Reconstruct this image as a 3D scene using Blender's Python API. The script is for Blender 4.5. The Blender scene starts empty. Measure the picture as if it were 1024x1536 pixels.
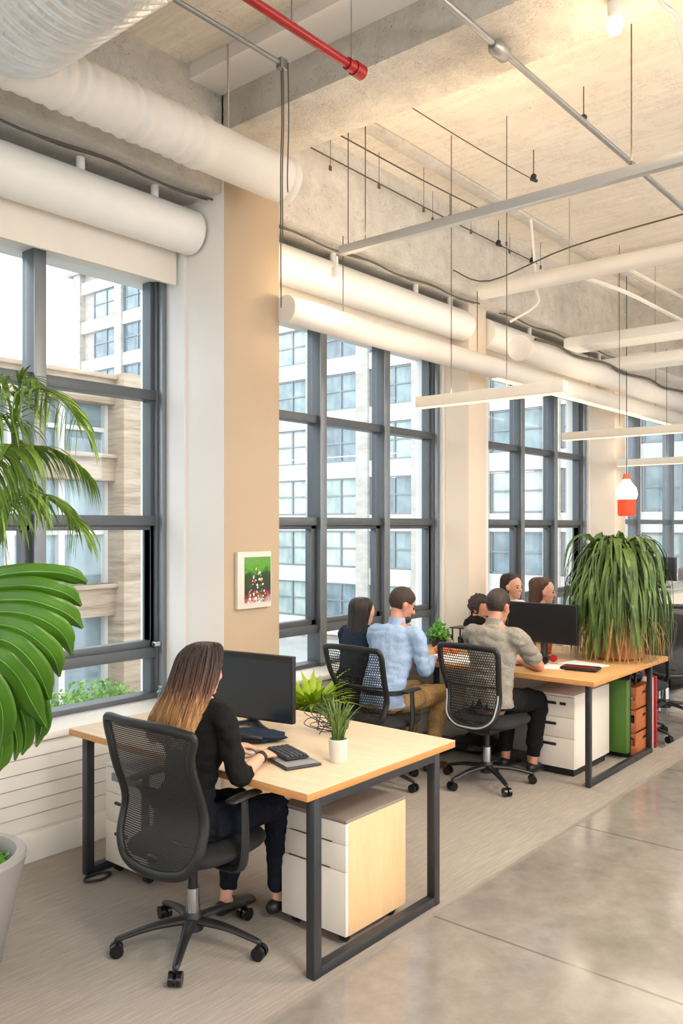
import bpy, bmesh, math, random
from mathutils import Vector, Matrix, noise
random.seed(7)
S = bpy.context.scene
COL = S.collection
PI = math.pi
# ---------------------------------------------------------------- camera
A = math.atan((1570 - 512) / 1265.0)      # the windows' wall runs along X, the camera turns A away from it
CA, SA, HC, FO = math.cos(A), math.sin(A), 1.77, 1265.0
cam = bpy.data.cameras.new('camera'); co = bpy.data.objects.new('camera', cam); COL.objects.link(co)
co.location = (0, 0, HC); co.rotation_euler = (PI/2, 0, A - PI/2)
cam.lens = FO/1536*36; cam.sensor_width = 36; cam.sensor_fit = 'AUTO'; cam.shift_y = 20/1536; cam.clip_end = 600; cam.clip_start = .05
S.camera = co
S.view_settings.view_transform = 'Standard'; S.view_settings.look = 'None'; S.view_settings.gamma = 1
S.view_settings.use_curve_mapping = False
S.view_settings.exposure = 0.14
S.cycles.use_denoising = True
S.cycles.max_bounces = 8; S.cycles.diffuse_bounces = 5; S.cycles.glossy_bounces = 4; S.cycles.transmission_bounces = 6; S.cycles.transparent_max_bounces = 24
S.cycles.sample_clamp_indirect = 6; S.cycles.caustics_reflective = False; S.cycles.caustics_refractive = False

# ---------------------------------------------------------------- colours and materials
def hx(h):
    c = [int(h[i:i+2], 16)/255 for i in (0, 2, 4)]
    return tuple(x/12.92 if x <= .04045 else ((x+.055)/1.055)**2.4 for x in c) + (1,)
class NT:
    def __init__(s, name):
        s.m = bpy.data.materials.new(name); s.m.use_nodes = True; s.t = s.m.node_tree; s.n = s.t.nodes
        s.b = s.n['Principled BSDF']; s.o = s.n['Material Output']
    def N(s, ty, **k):
        n = s.n.new(ty)
        for a, v in k.items():
            if a.startswith('_'): setattr(n, a[1:], v)
            else: n.inputs[a.replace('__', ' ')].default_value = v
        return n
    def L(s, a, b): s.t.links.new(a, b)
    def coord(s, scale=(1,1,1), kind='Object', rot=(0,0,0)):
        c = s.N('ShaderNodeTexCoord'); m = s.N('ShaderNodeMapping'); m.inputs['Scale'].default_value = scale; m.inputs['Rotation'].default_value = rot
        s.L(c.outputs[kind], m.inputs['Vector']); return m.outputs['Vector']
    def noise(s, vec, scale, detail=4, rough=.55):
        n = s.N('ShaderNodeTexNoise'); n.inputs['Scale'].default_value = scale; n.inputs['Detail'].default_value = detail; n.inputs['Roughness'].default_value = rough
        s.L(vec, n.inputs['Vector']); return n.outputs['Fac']
    def nz(s, vec, scale):
        n = s.N('ShaderNodeTexNoise'); n.inputs['Scale'].default_value = scale; s.L(vec, n.inputs['Vector']); return n.outputs['Color']
    def ramp(s, fac, stops, interp='LINEAR'):
        r = s.N('ShaderNodeValToRGB'); e = r.color_ramp.elements; r.color_ramp.interpolation = interp
        while len(e) < len(stops): e.new(.5)
        for i, (p, c) in enumerate(stops): e[i].position = p; e[i].color = c if len(c) == 4 else tuple(c)+(1,)
        s.L(fac, r.inputs['Fac']); return r.outputs['Color']
    def mix(s, fac, a, b, mode='MIX'):
        m = s.N('ShaderNodeMix'); m.data_type = 'RGBA'; m.blend_type = mode
        for v, i in ((fac, 0), (a, 6), (b, 7)):
            if hasattr(v, 'links') or hasattr(v, 'is_output'): s.L(v, m.inputs[i])
            else: m.inputs[i].default_value = v
        return m.outputs[2]
    def math(s, op, a, b=0.0):
        m = s.N('ShaderNodeMath'); m.operation = op
        for v, i in ((a, 0), (b, 1)):
            if hasattr(v, 'is_output'): s.L(v, m.inputs[i])
            else: m.inputs[i].default_value = v
        return m.outputs[0]
    def bump(s, h, strength=.3, dist=.01):
        b = s.N('ShaderNodeBump'); b.inputs['Strength'].default_value = strength; b.inputs['Distance'].default_value = dist
        s.L(h, b.inputs['Height']); s.L(b.outputs['Normal'], s.b.inputs['Normal'])
    def base(s, c, rough=.5, metal=0, spec=.5):
        if hasattr(c, 'is_output'): s.L(c, s.b.inputs['Base Color'])
        else: s.b.inputs['Base Color'].default_value = c
        s.b.inputs['Roughness'].default_value = rough; s.b.inputs['Metallic'].default_value = metal
        s.b.inputs['Specular IOR Level'].default_value = spec
        return s.m
def plain(name, h, rough=.5, metal=0, spec=.5, var=.06, vs=8, bump=0, bs=60, stretch=(1,1,1)):
    t = NT(name); c = hx(h); v = t.coord(stretch)
    f = t.noise(v, vs, 3)
    d = tuple(max(0, x*(1-var)) for x in c[:3])+(1,); e = tuple(min(1, x*(1+var)) for x in c[:3])+(1,)
    t.base(t.ramp(f, [(.3, d), (.7, e)]), rough, metal, spec)
    if bump: t.bump(t.noise(v, bs, 3), bump, .004)
    return t.m
def emis(name, h, st):
    t = NT(name); t.base(hx(h)); t.b.inputs['Emission Color'].default_value = hx(h); t.b.inputs['Emission Strength'].default_value = st; return t.m
M = {}
def wood(name, a, b, stretch, rough=.45):
    t = NT(name); v = t.coord(stretch); f = t.noise(v, 3, 8, .65); g = t.noise(v, 14, 4, .6)
    c = t.ramp(f, [(.25, hx(a)), (.75, hx(b))]); c2 = t.mix(.25, c, t.ramp(g, [(.35, hx(a)), (.65, hx(b))]))
    t.base(c2, rough); t.bump(g, .06, .002); M[name] = t.m
wood('ash_top', 'cdb595', 'e0cdb0', (9, .9, 9)); wood('ply_edge', 'b5793f', 'd39a5c', (2, 2, 30)); wood('ash_side', 'd8b184', 'e8c79c', (7, 7, .8))
wood('oak_top', 'b98d5a', 'd0a974', (9, .9, 9)); wood('crate_wood', '8a4a24', 'b4683a', (3, 3, 14), .6)
# board marked, painted concrete
def concrete(name, lo, hi, streak, specks=.0, bump=.5, sc=1.0):
    t = NT(name); v = t.coord(); vs = t.coord(streak)
    f = t.noise(v, 1.3*sc, 8, .62); g = t.noise(vs, 3, 8, .7); h = t.noise(v, 34*sc, 6, .7)
    c = t.ramp(f, [(.3, hx(lo)), (.7, hx(hi))]); c = t.mix(.45, c, t.ramp(g, [(.36, hx(lo)), (.6, hx(hi))]))
    vo = t.N('ShaderNodeTexVoronoi'); vo.inputs['Scale'].default_value = 38*sc; t.L(t.mix(.12, v, t.nz(v, 8)), vo.inputs['Vector'])
    mask = t.noise(v, 5*sc, 5, .7)
    pit = t.math('MULTIPLY', t.math('LESS_THAN', vo.outputs['Distance'], .2), t.math('GREATER_THAN', mask, .66-specks*.07))
    c = t.mix(t.math('MULTIPLY', pit, .45*(specks > 0)), c, hx('5c5248'))
    crack = t.noise(v, 9*sc, 10, .8)
    line = t.math('LESS_THAN', t.math('ABSOLUTE', t.math('SUBTRACT', crack, .5)), .006)
    c = t.mix(t.math('MULTIPLY', t.math('MULTIPLY', line, t.math('GREATER_THAN', mask, .5)), .45), c, hx('6b6055'))
    t.base(c, .85, 0, .2)
    hh = t.math('ADD', t.math('MULTIPLY', h, .5), t.math('SUBTRACT', t.math('MULTIPLY', g, .8), t.math('MULTIPLY', pit, .6)))
    t.bump(hh, bump, .02); M[name] = t.m
concrete('ceiling_concrete', 'e2d8c8', 'f8f3ea', (9, .6, 9), .3, .6)
concrete('beam_concrete', 'd2cec6', 'f3f0ea', (2, 2, 2), 1.6, 1.6, 1.5)
M['paint'] = plain('paint', 'efedea', .6, var=.02, vs=2, bump=.04)
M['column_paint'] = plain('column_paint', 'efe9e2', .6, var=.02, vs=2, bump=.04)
M['column_warm_shade'] = plain('column_warm_shade', 'b5a28a', .6, var=.02, vs=2, bump=.04)
M['column_cream'] = plain('column_cream', 'e9dac8', .6, var=.02, vs=2, bump=.04)
M['white'] = plain('white', 'f3f1ec', .45, var=.015)
M['trim_white'] = plain('trim_white', 'efece6', .4, var=.02)
M['shade_fabric'] = plain('shade_fabric', 'eae3d8', .8, var=.02, bump=.05, bs=300)
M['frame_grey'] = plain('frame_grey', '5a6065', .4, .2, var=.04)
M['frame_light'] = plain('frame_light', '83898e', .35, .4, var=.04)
M['duct'] = plain('duct', 'e9e4dc', .5, .0, var=.03, vs=5, bump=.25, bs=9)
M['black'] = plain('black', '17181a', .45, var=.1)
M['black_gloss'] = plain('black_gloss', '101113', .2, var=.1)
M['black_fabric'] = plain('black_fabric', '1b1b1d', .9, var=.2, bump=.3, bs=400)
M['steel_dark'] = plain('steel_dark', '3b3d40', .4, .5, var=.05)
M['chrome'] = plain('chrome', 'c9ccd0', .18, 1, var=.02)
M['screen'] = plain('screen', '1d2731', .22, 0, .5, var=.03, vs=1)
M['screen2'] = plain('screen2', '121315', .3, 0, .5, var=.03, vs=1)
M['cab_white'] = plain('cab_white', 'e9e1d4', .4, var=.015)
M['cab_top'] = plain('cab_top', '8d8379', .5, var=.03)  # shade grey for the near cabinet's top, also the carpet edging
M['handle_dark'] = plain('handle_dark', '262422', .5)
M['red'] = plain('red', 'a01b20', .35, .1, var=.05)
M['conduit'] = plain('conduit', '8c8f93', .4, .5, var=.05)
M['conduit_l'] = plain('conduit_l', 'b9bbbc', .45, .3, var=.04)
M['wire'] = plain('wire', '57504a', .6)
M['wire_l'] = plain('wire_l', 'b5aca0', .6)
M['pot_white'] = plain('pot_white', 'd8d1c6', .6, var=.03, bump=.05)
M['pot_grey'] = plain('pot_grey', '9a9794', .65, var=.04, bump=.1)
M['soil'] = plain('soil', '3b2d20', .95, var=.3, vs=60, bump=.8)
M['green_board'] = plain('green_board', '40661f', .5, var=.03)
M['orange'] = plain('orange', 'd9703a', .6, var=.12, vs=30)
M['paper'] = plain('paper', 'e7e6e2', .7, var=.04, vs=30)
M['linen'] = plain('linen', '8a8b8c', .9, var=.1, vs=40, bump=.3, bs=200)
M['asphalt'] = plain('asphalt', 'a9a9a6', .9, var=.1, vs=.5)
def leafm(name, a, b, vs=6, rough=.38, tr=.25):
    t = NT(name); v = t.coord(); f = t.noise(v, vs, 3)
    c = t.ramp(f, [(.3, hx(a)), (.7, hx(b))]); t.base(c, rough)
    tl = t.N('ShaderNodeBsdfTranslucent'); t.L(c, tl.inputs['Color']); mx = t.N('ShaderNodeMixShader'); mx.inputs[0].default_value = tr
    t.L(t.b.outputs[0], mx.inputs[1]); t.L(tl.outputs[0], mx.inputs[2]); t.L(mx.outputs[0], t.o.inputs['Surface']); M[name] = t.m
leafm('leaf_monstera', '3d6c12', '5d9124', 3, .3, .3); leafm('leaf_palm', '4b6e1e', '7d9b3c', 9, .4, .2); leafm('leaf_deep', '38521f', '6b8740', 7, .36, .15)
leafm('leaf_grass', '46662c', '86a04e', 12, .4, .2); leafm('leaf_lime', 'a6c81e', 'd2e648', 8, .5, .4); leafm('leaf_dry', '8f6a35', 'b38d50', 14, .7, .15); leafm('leaf_hedge', '4d7a2c', '83a94c', 2, .6, .2)
leafm('leaf_herb', '4f9a2a', '86c452', 12, .5, .3)
# carpet: grey loop pile with light streaks running along the windows
t = NT('carpet'); v = t.coord((1.6, 34, 1)); w = t.coord((1, 1, 1))
f = t.noise(v, 3, 8, .75); g = t.noise(w, 260, 3, .8); k = t.noise(w, 1.2, 4)
c = t.ramp(f, [(.34, hx('7f7973')), (.5, hx('a09a94')), (.66, hx('c4beb6'))]); c = t.mix(.45, c, t.ramp(g, [(.3, hx('6d6660')), (.7, hx('c3bbb0'))]))
c = t.mix(.3, c, t.ramp(k, [(.3, hx('8e867e')), (.7, hx('aca49a'))])); t.base(c, .95, 0, .1); t.bump(t.math('ADD', f, g), .5, .006); M['carpet'] = t.m
# polished concrete with saw cuts across the aisle
t = NT('polished_concrete'); w = t.coord()
f = t.noise(w, 1.1, 8, .65); g = t.noise(w, 7, 8, .7)
c = t.ramp(f, [(.25, hx('767069')), (.55, hx('8c8781')), (.8, hx('a29e99'))]); c = t.mix(.35, c, t.ramp(g, [(.3, hx('6c655d')), (.7, hx('aba59e'))]))
sx = t.N('ShaderNodeSeparateXYZ'); t.L(w, sx.inputs[0])
q = t.math('FRACT', t.math('DIVIDE', t.math('ADD', sx.outputs['X'], 30*1.52-3.22), 1.52)); d = t.math('MINIMUM', q, t.math('SUBTRACT', 1.0, q))
c = t.mix(t.math('MULTIPLY', t.math('LESS_THAN', d, .0045), .6), c, hx('4c443c'))
t.base(c, .2, 0, .55); t.L(t.ramp(g, [(.3, (.10,)*3), (.75, (.24,)*3)]), t.b.inputs['Roughness']); t.b.inputs['Coat Weight'].default_value = .35; t.b.inputs['Coat Roughness'].default_value = .12
t.bump(g, .03, .01); M['polished_concrete'] = t.m
# window glass
def glassm(name, tint, refl, rough=.02):
    t = NT(name); tr = t.N('ShaderNodeBsdfTransparent'); tr.inputs['Color'].default_value = tint
    gl = t.N('ShaderNodeBsdfGlossy'); gl.inputs['Roughness'].default_value = rough
    fr = t.N('ShaderNodeLayerWeight'); fr.inputs['Blend'].default_value = .5
    mx = t.N('ShaderNodeMixShader'); t.L(t.math('MULTIPLY', t.math('ADD', .04, t.math('POWER', fr.outputs['Facing'], 5.0)), refl), mx.inputs[0])
    t.L(tr.outputs[0], mx.inputs[1]); t.L(gl.outputs[0], mx.inputs[2]); t.L(mx.outputs[0], t.o.inputs['Surface']); M[name] = t.m
glassm('glass', (.95, .975, .98, 1), 1.0); glassm('glass_jar', (.85, .9, .9, 1), 2.0)
# silver ribbed duct
t = NT('silver_duct'); v = t.coord(); f = t.noise(v, 6, 4, .6); t.base(t.ramp(f, [(.3, hx('d8dadb')), (.7, hx('f4f5f5'))]), .28, .65); t.bump(t.noise(t.coord((5, 1, 1)), 9, 4), .3, .02); M['silver_duct'] = t.m
# chair mesh: woven, with real see-through holes
def meshm(name, per, hole, col):
    t = NT(name); v = t.coord((1/per, 1/per, 1/per)); s_ = t.N('ShaderNodeSeparateXYZ'); t.L(v, s_.inputs[0])
    row = t.math('FLOOR', s_.outputs['Z']); yy = t.math('ADD', s_.outputs['Y'], t.math('MULTIPLY', row, .5))
    a = t.math('SUBTRACT', t.math('FRACT', yy), .5); b = t.math('SUBTRACT', t.math('FRACT', s_.outputs['Z']), .5)
    d = t.math('ADD', t.math('MULTIPLY', a, a), t.math('MULTIPLY', b, b)); h = t.math('LESS_THAN', d, hole*hole)
    t.base(hx(col), .6); tr = t.N('ShaderNodeBsdfTransparent'); mx = t.N('ShaderNodeMixShader')
    t.L(h, mx.inputs[0]); t.L(t.b.outputs[0], mx.inputs[1]); t.L(tr.outputs[0], mx.inputs[2]); t.L(mx.outputs[0], t.o.inputs['Surface']); M[name] = t.m
meshm('mesh_fine', .0085, .21, '232324'); meshm('mesh_coarse', .0175, .40, '1c1a1a')
M['skin'] = plain('skin', 'd8a58c', .5, var=.06, vs=14); M['skin_r'] = plain('skin_r', 'c78d76', .5, var=.08, vs=14)
for n_, h_ in (('skin', 1), ('skin_r', 1)):
    b_ = M[n_].node_tree.nodes['Principled BSDF']; b_.inputs['Subsurface Weight'].default_value = .15; b_.inputs['Subsurface Radius'].default_value = (.02, .008, .005); b_.inputs['Subsurface Scale'].default_value = .5
def clothm(name, a, b, vs, bump=.4, st=(1,1,1), fold=.9):
    t = NT(name); v = t.coord(st); f = t.noise(v, vs, 3, .7); w = t.coord((1,1,.55)); g = t.noise(w, 8, 4, .5)
    t.base(t.ramp(f, [(.35, hx(a)), (.65, hx(b))]), .9, 0, .15); b_ = t.N('ShaderNodeBump'); b_.inputs['Strength'].default_value = fold; b_.inputs['Distance'].default_value = .03; t.L(g, b_.inputs['Height'])
    c_ = t.N('ShaderNodeBump'); c_.inputs['Strength'].default_value = bump; c_.inputs['Distance'].default_value = .002; t.L(f, c_.inputs['Height']); t.L(b_.outputs[0], c_.inputs['Normal']); t.L(c_.outputs[0], t.b.inputs['Normal']); M[name] = t.m
clothm('blue_shirt', '8ba5c9', 'a9c0de', 160, .2); clothm('grey_polo', '6f6a62', 'aaa59b', 150, .5, (1, 1, 2.2)); clothm('khaki', '8a6c44', 'a88a5c', 90, .3)
clothm('black_knit', '121213', '1c1b1c', 200, .5); clothm('navy_trouser', '10131b', '191d28', 120, .3); clothm('navy_cloth', '1d2634', '2a3547', 120); clothm('white_cloth', 'd8d6d2', 'ebe9e6', 120)
clothm('black_trouser', '131314', '1d1d1f', 120, .3); clothm('teal_cloth', '9fb4ba', 'b9c9cd', 100)
def hairm(name, stops, z0, z1, spec=.5):
    t = NT(name); v = t.coord((34, 34, 2.2)); w = t.coord()
    s_ = t.N('ShaderNodeSeparateXYZ'); t.L(w, s_.inputs[0])
    f = t.noise(v, 2.4, 5, .7); zz = t.math('DIVIDE', t.math('SUBTRACT', s_.outputs['Z'], z0), z1-z0)
    zz = t.math('ADD', zz, t.math('MULTIPLY', t.math('SUBTRACT', f, .5), .9))
    t.base(t.ramp(zz, [(p, hx(c)) for p, c in stops]), .42, 0, spec); t.bump(f, .7, .012); M[name] = t.m
hairm('hair_ombre', [(0, 'd6b07e'), (.34, 'ab7d4c'), (.62, '573623'), (1, '2b1a13')], .91, 1.22)
hairm('hair_brown', [(0, '3f2b1e'), (1, '2b1d15')], 0, 1); hairm('hair_dark', [(0, '3a2b23'), (1, '221812')], 0, 1); hairm('hair_auburn', [(0, '7a4a2c'), (1, '4b2a1a')], 0, 1)
M['hair_short'] = plain('hair_short', '33261e', .7, var=.35, vs=60, bump=.8, bs=180)
M['hair_shortd'] = plain('hair_shortd', '2c211b', .6, var=.35, vs=60, bump=.8, bs=150)
M['eye'] = plain('eye', '2a211c', .2)

# ---------------------------------------------------------------- mesh building
def cr(P, n):
    """Catmull-Rom through tuples of any length."""
    out = []
    for i in range(len(P)-1):
        p0, p1, p2, p3 = P[max(i-1, 0)], P[i], P[i+1], P[min(i+2, len(P)-1)]
        for k in range(n):
            u = k/n
            out.append(tuple(.5*(2*b+(c-a)*u+(2*a-5*b+4*c-d)*u*u+(3*b-a-3*c+d)*u**3) for a, b, c, d in zip(p0, p1, p2, p3)))
    out.append(tuple(P[-1])); return out
class MB:
    def __init__(s): s.b = bmesh.new()
    def box(s, x0, x1, y0, y1, z0, z1, bev=0, mx=None):
        m = Matrix.Translation(((x0+x1)/2, (y0+y1)/2, (z0+z1)/2)) @ Matrix.Diagonal((abs(x1-x0), abs(y1-y0), abs(z1-z0), 1))
        if mx is not None: m = mx @ m
        r = bmesh.ops.create_cube(s.b, size=1, matrix=m)
        if bev:
            es = list({e for v in r['verts'] for e in v.link_edges})
            bmesh.ops.bevel(s.b, geom=es, offset=bev, segments=2, profile=.5, affect='EDGES')
        return s
    def ring(s, c, a, b, ua, ub, seg):
        return [s.b.verts.new(c + ua*(a*math.cos(2*PI*k/seg)) + ub*(b*math.sin(2*PI*k/seg))) for k in range(seg)]
    def loft(s, P, seg=12, side=None, sub=0, caps=True, rnd=True, pw=None):
        """P: (x,y,z,a[,b]); a is the radius along side, b along tangent x side."""
        P = [tuple(p) if len(p) == 5 else tuple(p)+(p[3],) for p in P]
        if sub: P = cr(P, sub)
        n = len(P); C = [Vector(p[:3]) for p in P]
        T = [(C[min(i+1, n-1)]-C[max(i-1, 0)]).normalized() for i in range(n)]
        ref = Vector(side) if side is not None else (Vector((0,0,1)) if abs(T[0].z) < .9 else Vector((1,0,0)))
        rings = []
        def fr(i, ref):
            ua = ref - T[i]*ref.dot(T[i])
            if ua.length < 1e-4: ua = T[i].orthogonal()
            ua.normalize(); return ua, T[i].cross(ua)
        rows = []
        for i in range(n):
            ua, ub = fr(i, ref)
            if side is None: ref = ua
            rows.append((C[i], P[i][3], P[i][4], ua, ub))
        if rnd and caps:
            c, a, b, ua, ub = rows[0]; d = min(a, b)
            st = [(c-T[0]*d*.9, a*.35, b*.35, ua, ub), (c-T[0]*d*.6, a*.75, b*.75, ua, ub)]
            c, a, b, ua, ub = rows[-1]; d = min(a, b)
            en = [(c+T[-1]*d*.6, a*.75, b*.75, ua, ub), (c+T[-1]*d*.9, a*.35, b*.35, ua, ub)]
            rows = st+rows+en
        for r in rows: rings.append(s.ring(*r, seg))
        for A_, B_ in zip(rings, rings[1:]):
            for k in range(seg): s.b.faces.new((A_[k], A_[(k+1) % seg], B_[(k+1) % seg], B_[k]))
        if caps: s.b.faces.new(rings[0][::-1]); s.b.faces.new(rings[-1])
        return s
    def tube(s, pts, r, seg=8, sub=0, caps=True):
        return s.loft([tuple(p)+(r,) for p in pts], seg, None, sub, caps, False)
    def closed(s, pts, a, b, seg=8):
        n = len(pts); C = [Vector(p) for p in pts]; rings = []
        cen = sum(C, Vector())/n
        for i in range(n):
            T = (C[(i+1) % n]-C[i-1]).normalized(); ua = (C[i]-cen); ua = (ua-T*ua.dot(T)).normalized(); rings.append(s.ring(C[i], a, b, ua, T.cross(ua), seg))
        for i in range(n):
            A_, B_ = rings[i], rings[(i+1) % n]
            for k in range(seg): s.b.faces.new((A_[k], A_[(k+1) % seg], B_[(k+1) % seg], B_[k]))
        return s
    def cyl(s, p0, p1, r0, r1=None, seg=16):
        r1 = r0 if r1 is None else r1
        return s.loft([tuple(p0)+(r0,), tuple(p1)+(r1,)], seg, None, 0, True, False)
    def lathe(s, prof, c=(0,0,0), seg=32):
        rings = [[s.b.verts.new((c[0]+r*math.cos(2*PI*k/seg), c[1]+r*math.sin(2*PI*k/seg), c[2]+z)) for k in range(seg)] for r, z in prof]
        for A_, B_ in zip(rings, rings[1:]):
            for k in range(seg): s.b.faces.new((A_[k], A_[(k+1) % seg], B_[(k+1) % seg], B_[k]))
        if prof[0][0] > 1e-5: s.b.faces.new(rings[0][::-1])
        if prof[-1][0] > 1e-5: s.b.faces.new(rings[-1])
        return s
    def ell(s, c, r, mx=None, sub=3, fn=None):
        m = Matrix.Translation(c)
        if mx is not None: m = m @ mx.to_4x4()
        m = m @ Matrix.Diagonal((r[0], r[1], r[2], 1))
        q = bmesh.ops.create_icosphere(s.b, subdivisions=sub, radius=1)
        for v in q['verts']:
            k = fn(v.co) if fn else 1
            v.co = m @ (v.co*k)
        return s
    def poly(s, pts, d):
        """flat outline given thickness vector d"""
        d = Vector(d); a = [s.b.verts.new(Vector(p)) for p in pts]; b = [s.b.verts.new(Vector(p)+d) for p in pts]
        s.b.faces.new(a[::-1]); s.b.faces.new(b); n = len(a)
        for k in range(n): s.b.faces.new((a[k], a[(k+1) % n], b[(k+1) % n], b[k]))
        return s
    def strip(s, pts, widths, up, fold=0.0, droop=None):
        """leaf blade: ribbon along pts, width vector across up, folded along its midrib"""
        rows = []
        n = len(pts)
        for i, p in enumerate(pts):
            T = (Vector(pts[min(i+1, n-1)])-Vector(pts[max(i-1, 0)]));
            if T.length < 1e-6: T = Vector((0,0,-1))
            T.normalize(); W = T.cross(Vector(up))
            if W.length < 1e-3: W = Vector((1,0,0))
            W.normalize(); Nn = W.cross(T); w = widths[i]
            p = Vector(p); rows.append([s.b.verts.new(p-W*w+Nn*w*fold), s.b.verts.new(p), s.b.verts.new(p+W*w+Nn*w*fold)])
        for a, b in zip(rows, rows[1:]):
            s.b.faces.new((a[0], a[1], b[1], b[0])); s.b.faces.new((a[1], a[2], b[2], b[1]))
        return s
    def mesh(s, name, smooth=True, ang=38):
        bmesh.ops.recalc_face_normals(s.b, faces=s.b.faces[:]) if not getattr(s, 'norecalc', False) else None
        me = bpy.data.meshes.new(name); 
        if smooth:
            for f in s.b.faces: f.smooth = True
            for e in s.b.edges:
                if len(e.link_faces) == 2 and e.calc_face_angle(0) > math.radians(ang): e.smooth = False
        s.b.to_mesh(me); s.b.free(); return me
    def build(s, name, m, parent=None, world=False, smooth=True, ang=38, thick=0):
        me = s.mesh(name, smooth, ang)
        if world and parent is not None:
            r = parent
            while r.parent: r = r.parent
            me.transform(Matrix.LocRotScale(r.location, r.rotation_euler, r.scale).inverted())
        o = bpy.data.objects.new(name, me); COL.objects.link(o); me.materials.append(M[m] if isinstance(m, str) else m)
        if parent is not None: o.parent = parent
        if thick:
            md = o.modifiers.new('thickness', 'SOLIDIFY'); md.thickness = thick; md.offset = 0
        return o
def thing(name, label, cat, loc=(0,0,0), rz=0, group=None, sc=1):
    o = bpy.data.objects.new(name, None); COL.objects.link(o); o.empty_display_size = .1
    o.location = loc; o.rotation_euler = (0, 0, rz); o.scale = (sc,)*3; o['label'] = label; o['category'] = cat
    if group: o['group'] = group
    return o
def solo(mb, name, m, label, cat, group=None, smooth=True, ang=38, thick=0, kind=None):
    """top-level one-mesh thing, origin at the middle of its base"""
    o = mb.build(name, m, None, smooth=smooth, ang=ang, thick=thick); vs = o.data.vertices
    mn = Vector([min(v.co[i] for v in vs) for i in range(3)]); mxx = Vector([max(v.co[i] for v in vs) for i in range(3)])
    c = Vector(((mn.x+mxx.x)/2, (mn.y+mxx.y)/2, mn.z)); o.data.transform(Matrix.Translation(-c)); o.location = c
    o['label'] = label; o['category'] = cat
    if group: o['group'] = group
    if kind: o['kind'] = kind
    return o
def struct(mb, name, m, label, parent=None, **k):
    o = mb.build(name, m, parent, **k)
    if parent is None: o['kind'] = 'structure'; o['label'] = label; o['category'] = 'building element'
    return o
def dup(r, loc=None, rz=None, label=None, group=None, sc=None):
    n = r.copy(); COL.objects.link(n)
    if loc is not None: n.location = loc
    if rz is not None: n.rotation_euler = (0, 0, rz)
    if label: n['label'] = label
    if group: n['group'] = group
    if sc: n.scale = (sc,)*3
    def rec(o, p):
        for ch in o.children:
            c = ch.copy(); COL.objects.link(c); c.parent = p; c.matrix_parent_inverse = ch.matrix_parent_inverse.copy(); rec(ch, c)
    rec(r, n); return n
def remesh(mbs, name, m, parent, vox=.01, smooth=4, disp=0):
    """union of closed shapes into one continuous skin"""
    me = mbs.mesh(name); o = bpy.data.objects.new(name, me); COL.objects.link(o)
    r = o.modifiers.new('r', 'REMESH'); r.mode = 'VOXEL'; r.voxel_size = vox; r.use_smooth_shade = True
    q = o.modifiers.new('s', 'SMOOTH'); q.factor = .5; q.iterations = smooth
    dg = bpy.context.evaluated_depsgraph_get(); me2 = bpy.data.meshes.new_from_object(o.evaluated_get(dg)); o.modifiers.clear(); o.data = me2
    me2.materials.clear(); me2.materials.append(M[m]); me2.name = name
    if disp:
        me2.update(); nv = [v.normal.copy() for v in me2.vertices]
        for v, q in zip(me2.vertices, nv): c = v.co; v.co = c+q*disp*(abs(noise.noise(Vector((c.x*9, c.y*9, c.z*17))))*2.2-.5+.5*noise.noise(c*24))
    for p in me2.polygons: p.use_smooth = True
    bpy.data.meshes.remove(me); o.parent = parent; return o
def pt(u, v, **k):
    """point of the place that lies on a known plane (X=, Y= or Z=) in a sight line measured in the photograph"""
    a = (u-512)/FO; dx, dy, dz = CA+a*SA, SA-a*CA, (788-v)/FO
    q = k['X']/dx if 'X' in k else k['Y']/dy if 'Y' in k else (k['Z']-HC)/dz if 'Z' in k else k['D']
    return Vector((dx*q, dy*q, HC+dz*q))
M['hair_curl'] = plain('hair_curl', '3a3028', .8, var=.7, vs=120, bump=1, bs=120)
SKY, SPOT, FILL, UPL = 3.3, 6, 95, 7
TRK = 26
# ================================================================ THE ROOM
X0, X1, YR, ZC = -4.0, 15.2, -6.0, 4.45
m = MB(); m.box(X0, X1, YR, 4.6, -.12, -.012); struct(m, 'floor', 'polished_concrete', 'polished grey concrete floor of the aisle')
m = MB(); m.box(X0, 9.2, 2.15, 2.34, -.012, .0); m.box(X0, 6.78, 2.34, 4.12, -.012, .0); struct(m, 'carpet_floor', 'carpet', 'grey streaked carpet under the desks')
m = MB(); m.box(X0, 9.2, 2.146, 2.15, -.012, .001); struct(m, 'trim_1', 'cab_top', 'thin dark edging strip between carpet and concrete')
m = MB(); m.box(6.78, 9.2, 2.34, 2.344, -.012, .001); struct(m, 'trim_2', 'cab_top', 'thin dark edging strip on the inner side of the carpet')
m = MB(); m.box(X0, X1, YR, 4.6, ZC, ZC+.2); struct(m, 'ceiling', 'ceiling_concrete', 'board-marked painted concrete ceiling')
m = MB(); m.box(X0, X1, 3.83, 4.6, 3.78, ZC); struct(m, 'beam_along_windows', 'beam_concrete', 'rough concrete beam above the windows')
for bx0, bx1, bz, n_ in ((3.45, 3.95, 4.15, 'beam_over_near_column'), (-.35, .25, 4.15, 'beam_behind_camera'), (9.75, 10.35, 3.78, 'beam_over_far_column')):
    m = MB(); m.box(bx0, bx1, YR, 3.83, bz, ZC); struct(m, n_, 'beam_concrete', 'rough painted concrete beam crossing the ceiling')
m = MB(); m.box(3.2, 3.45, YR, 3.83, 4.37, ZC); struct(m, 'beam_ledge', 'paint', 'flat pale ledge beside the concrete beam')
m = MB(); m.box(5.05, 5.25, YR, 3.83, 4.43, ZC, 0); 
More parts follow.
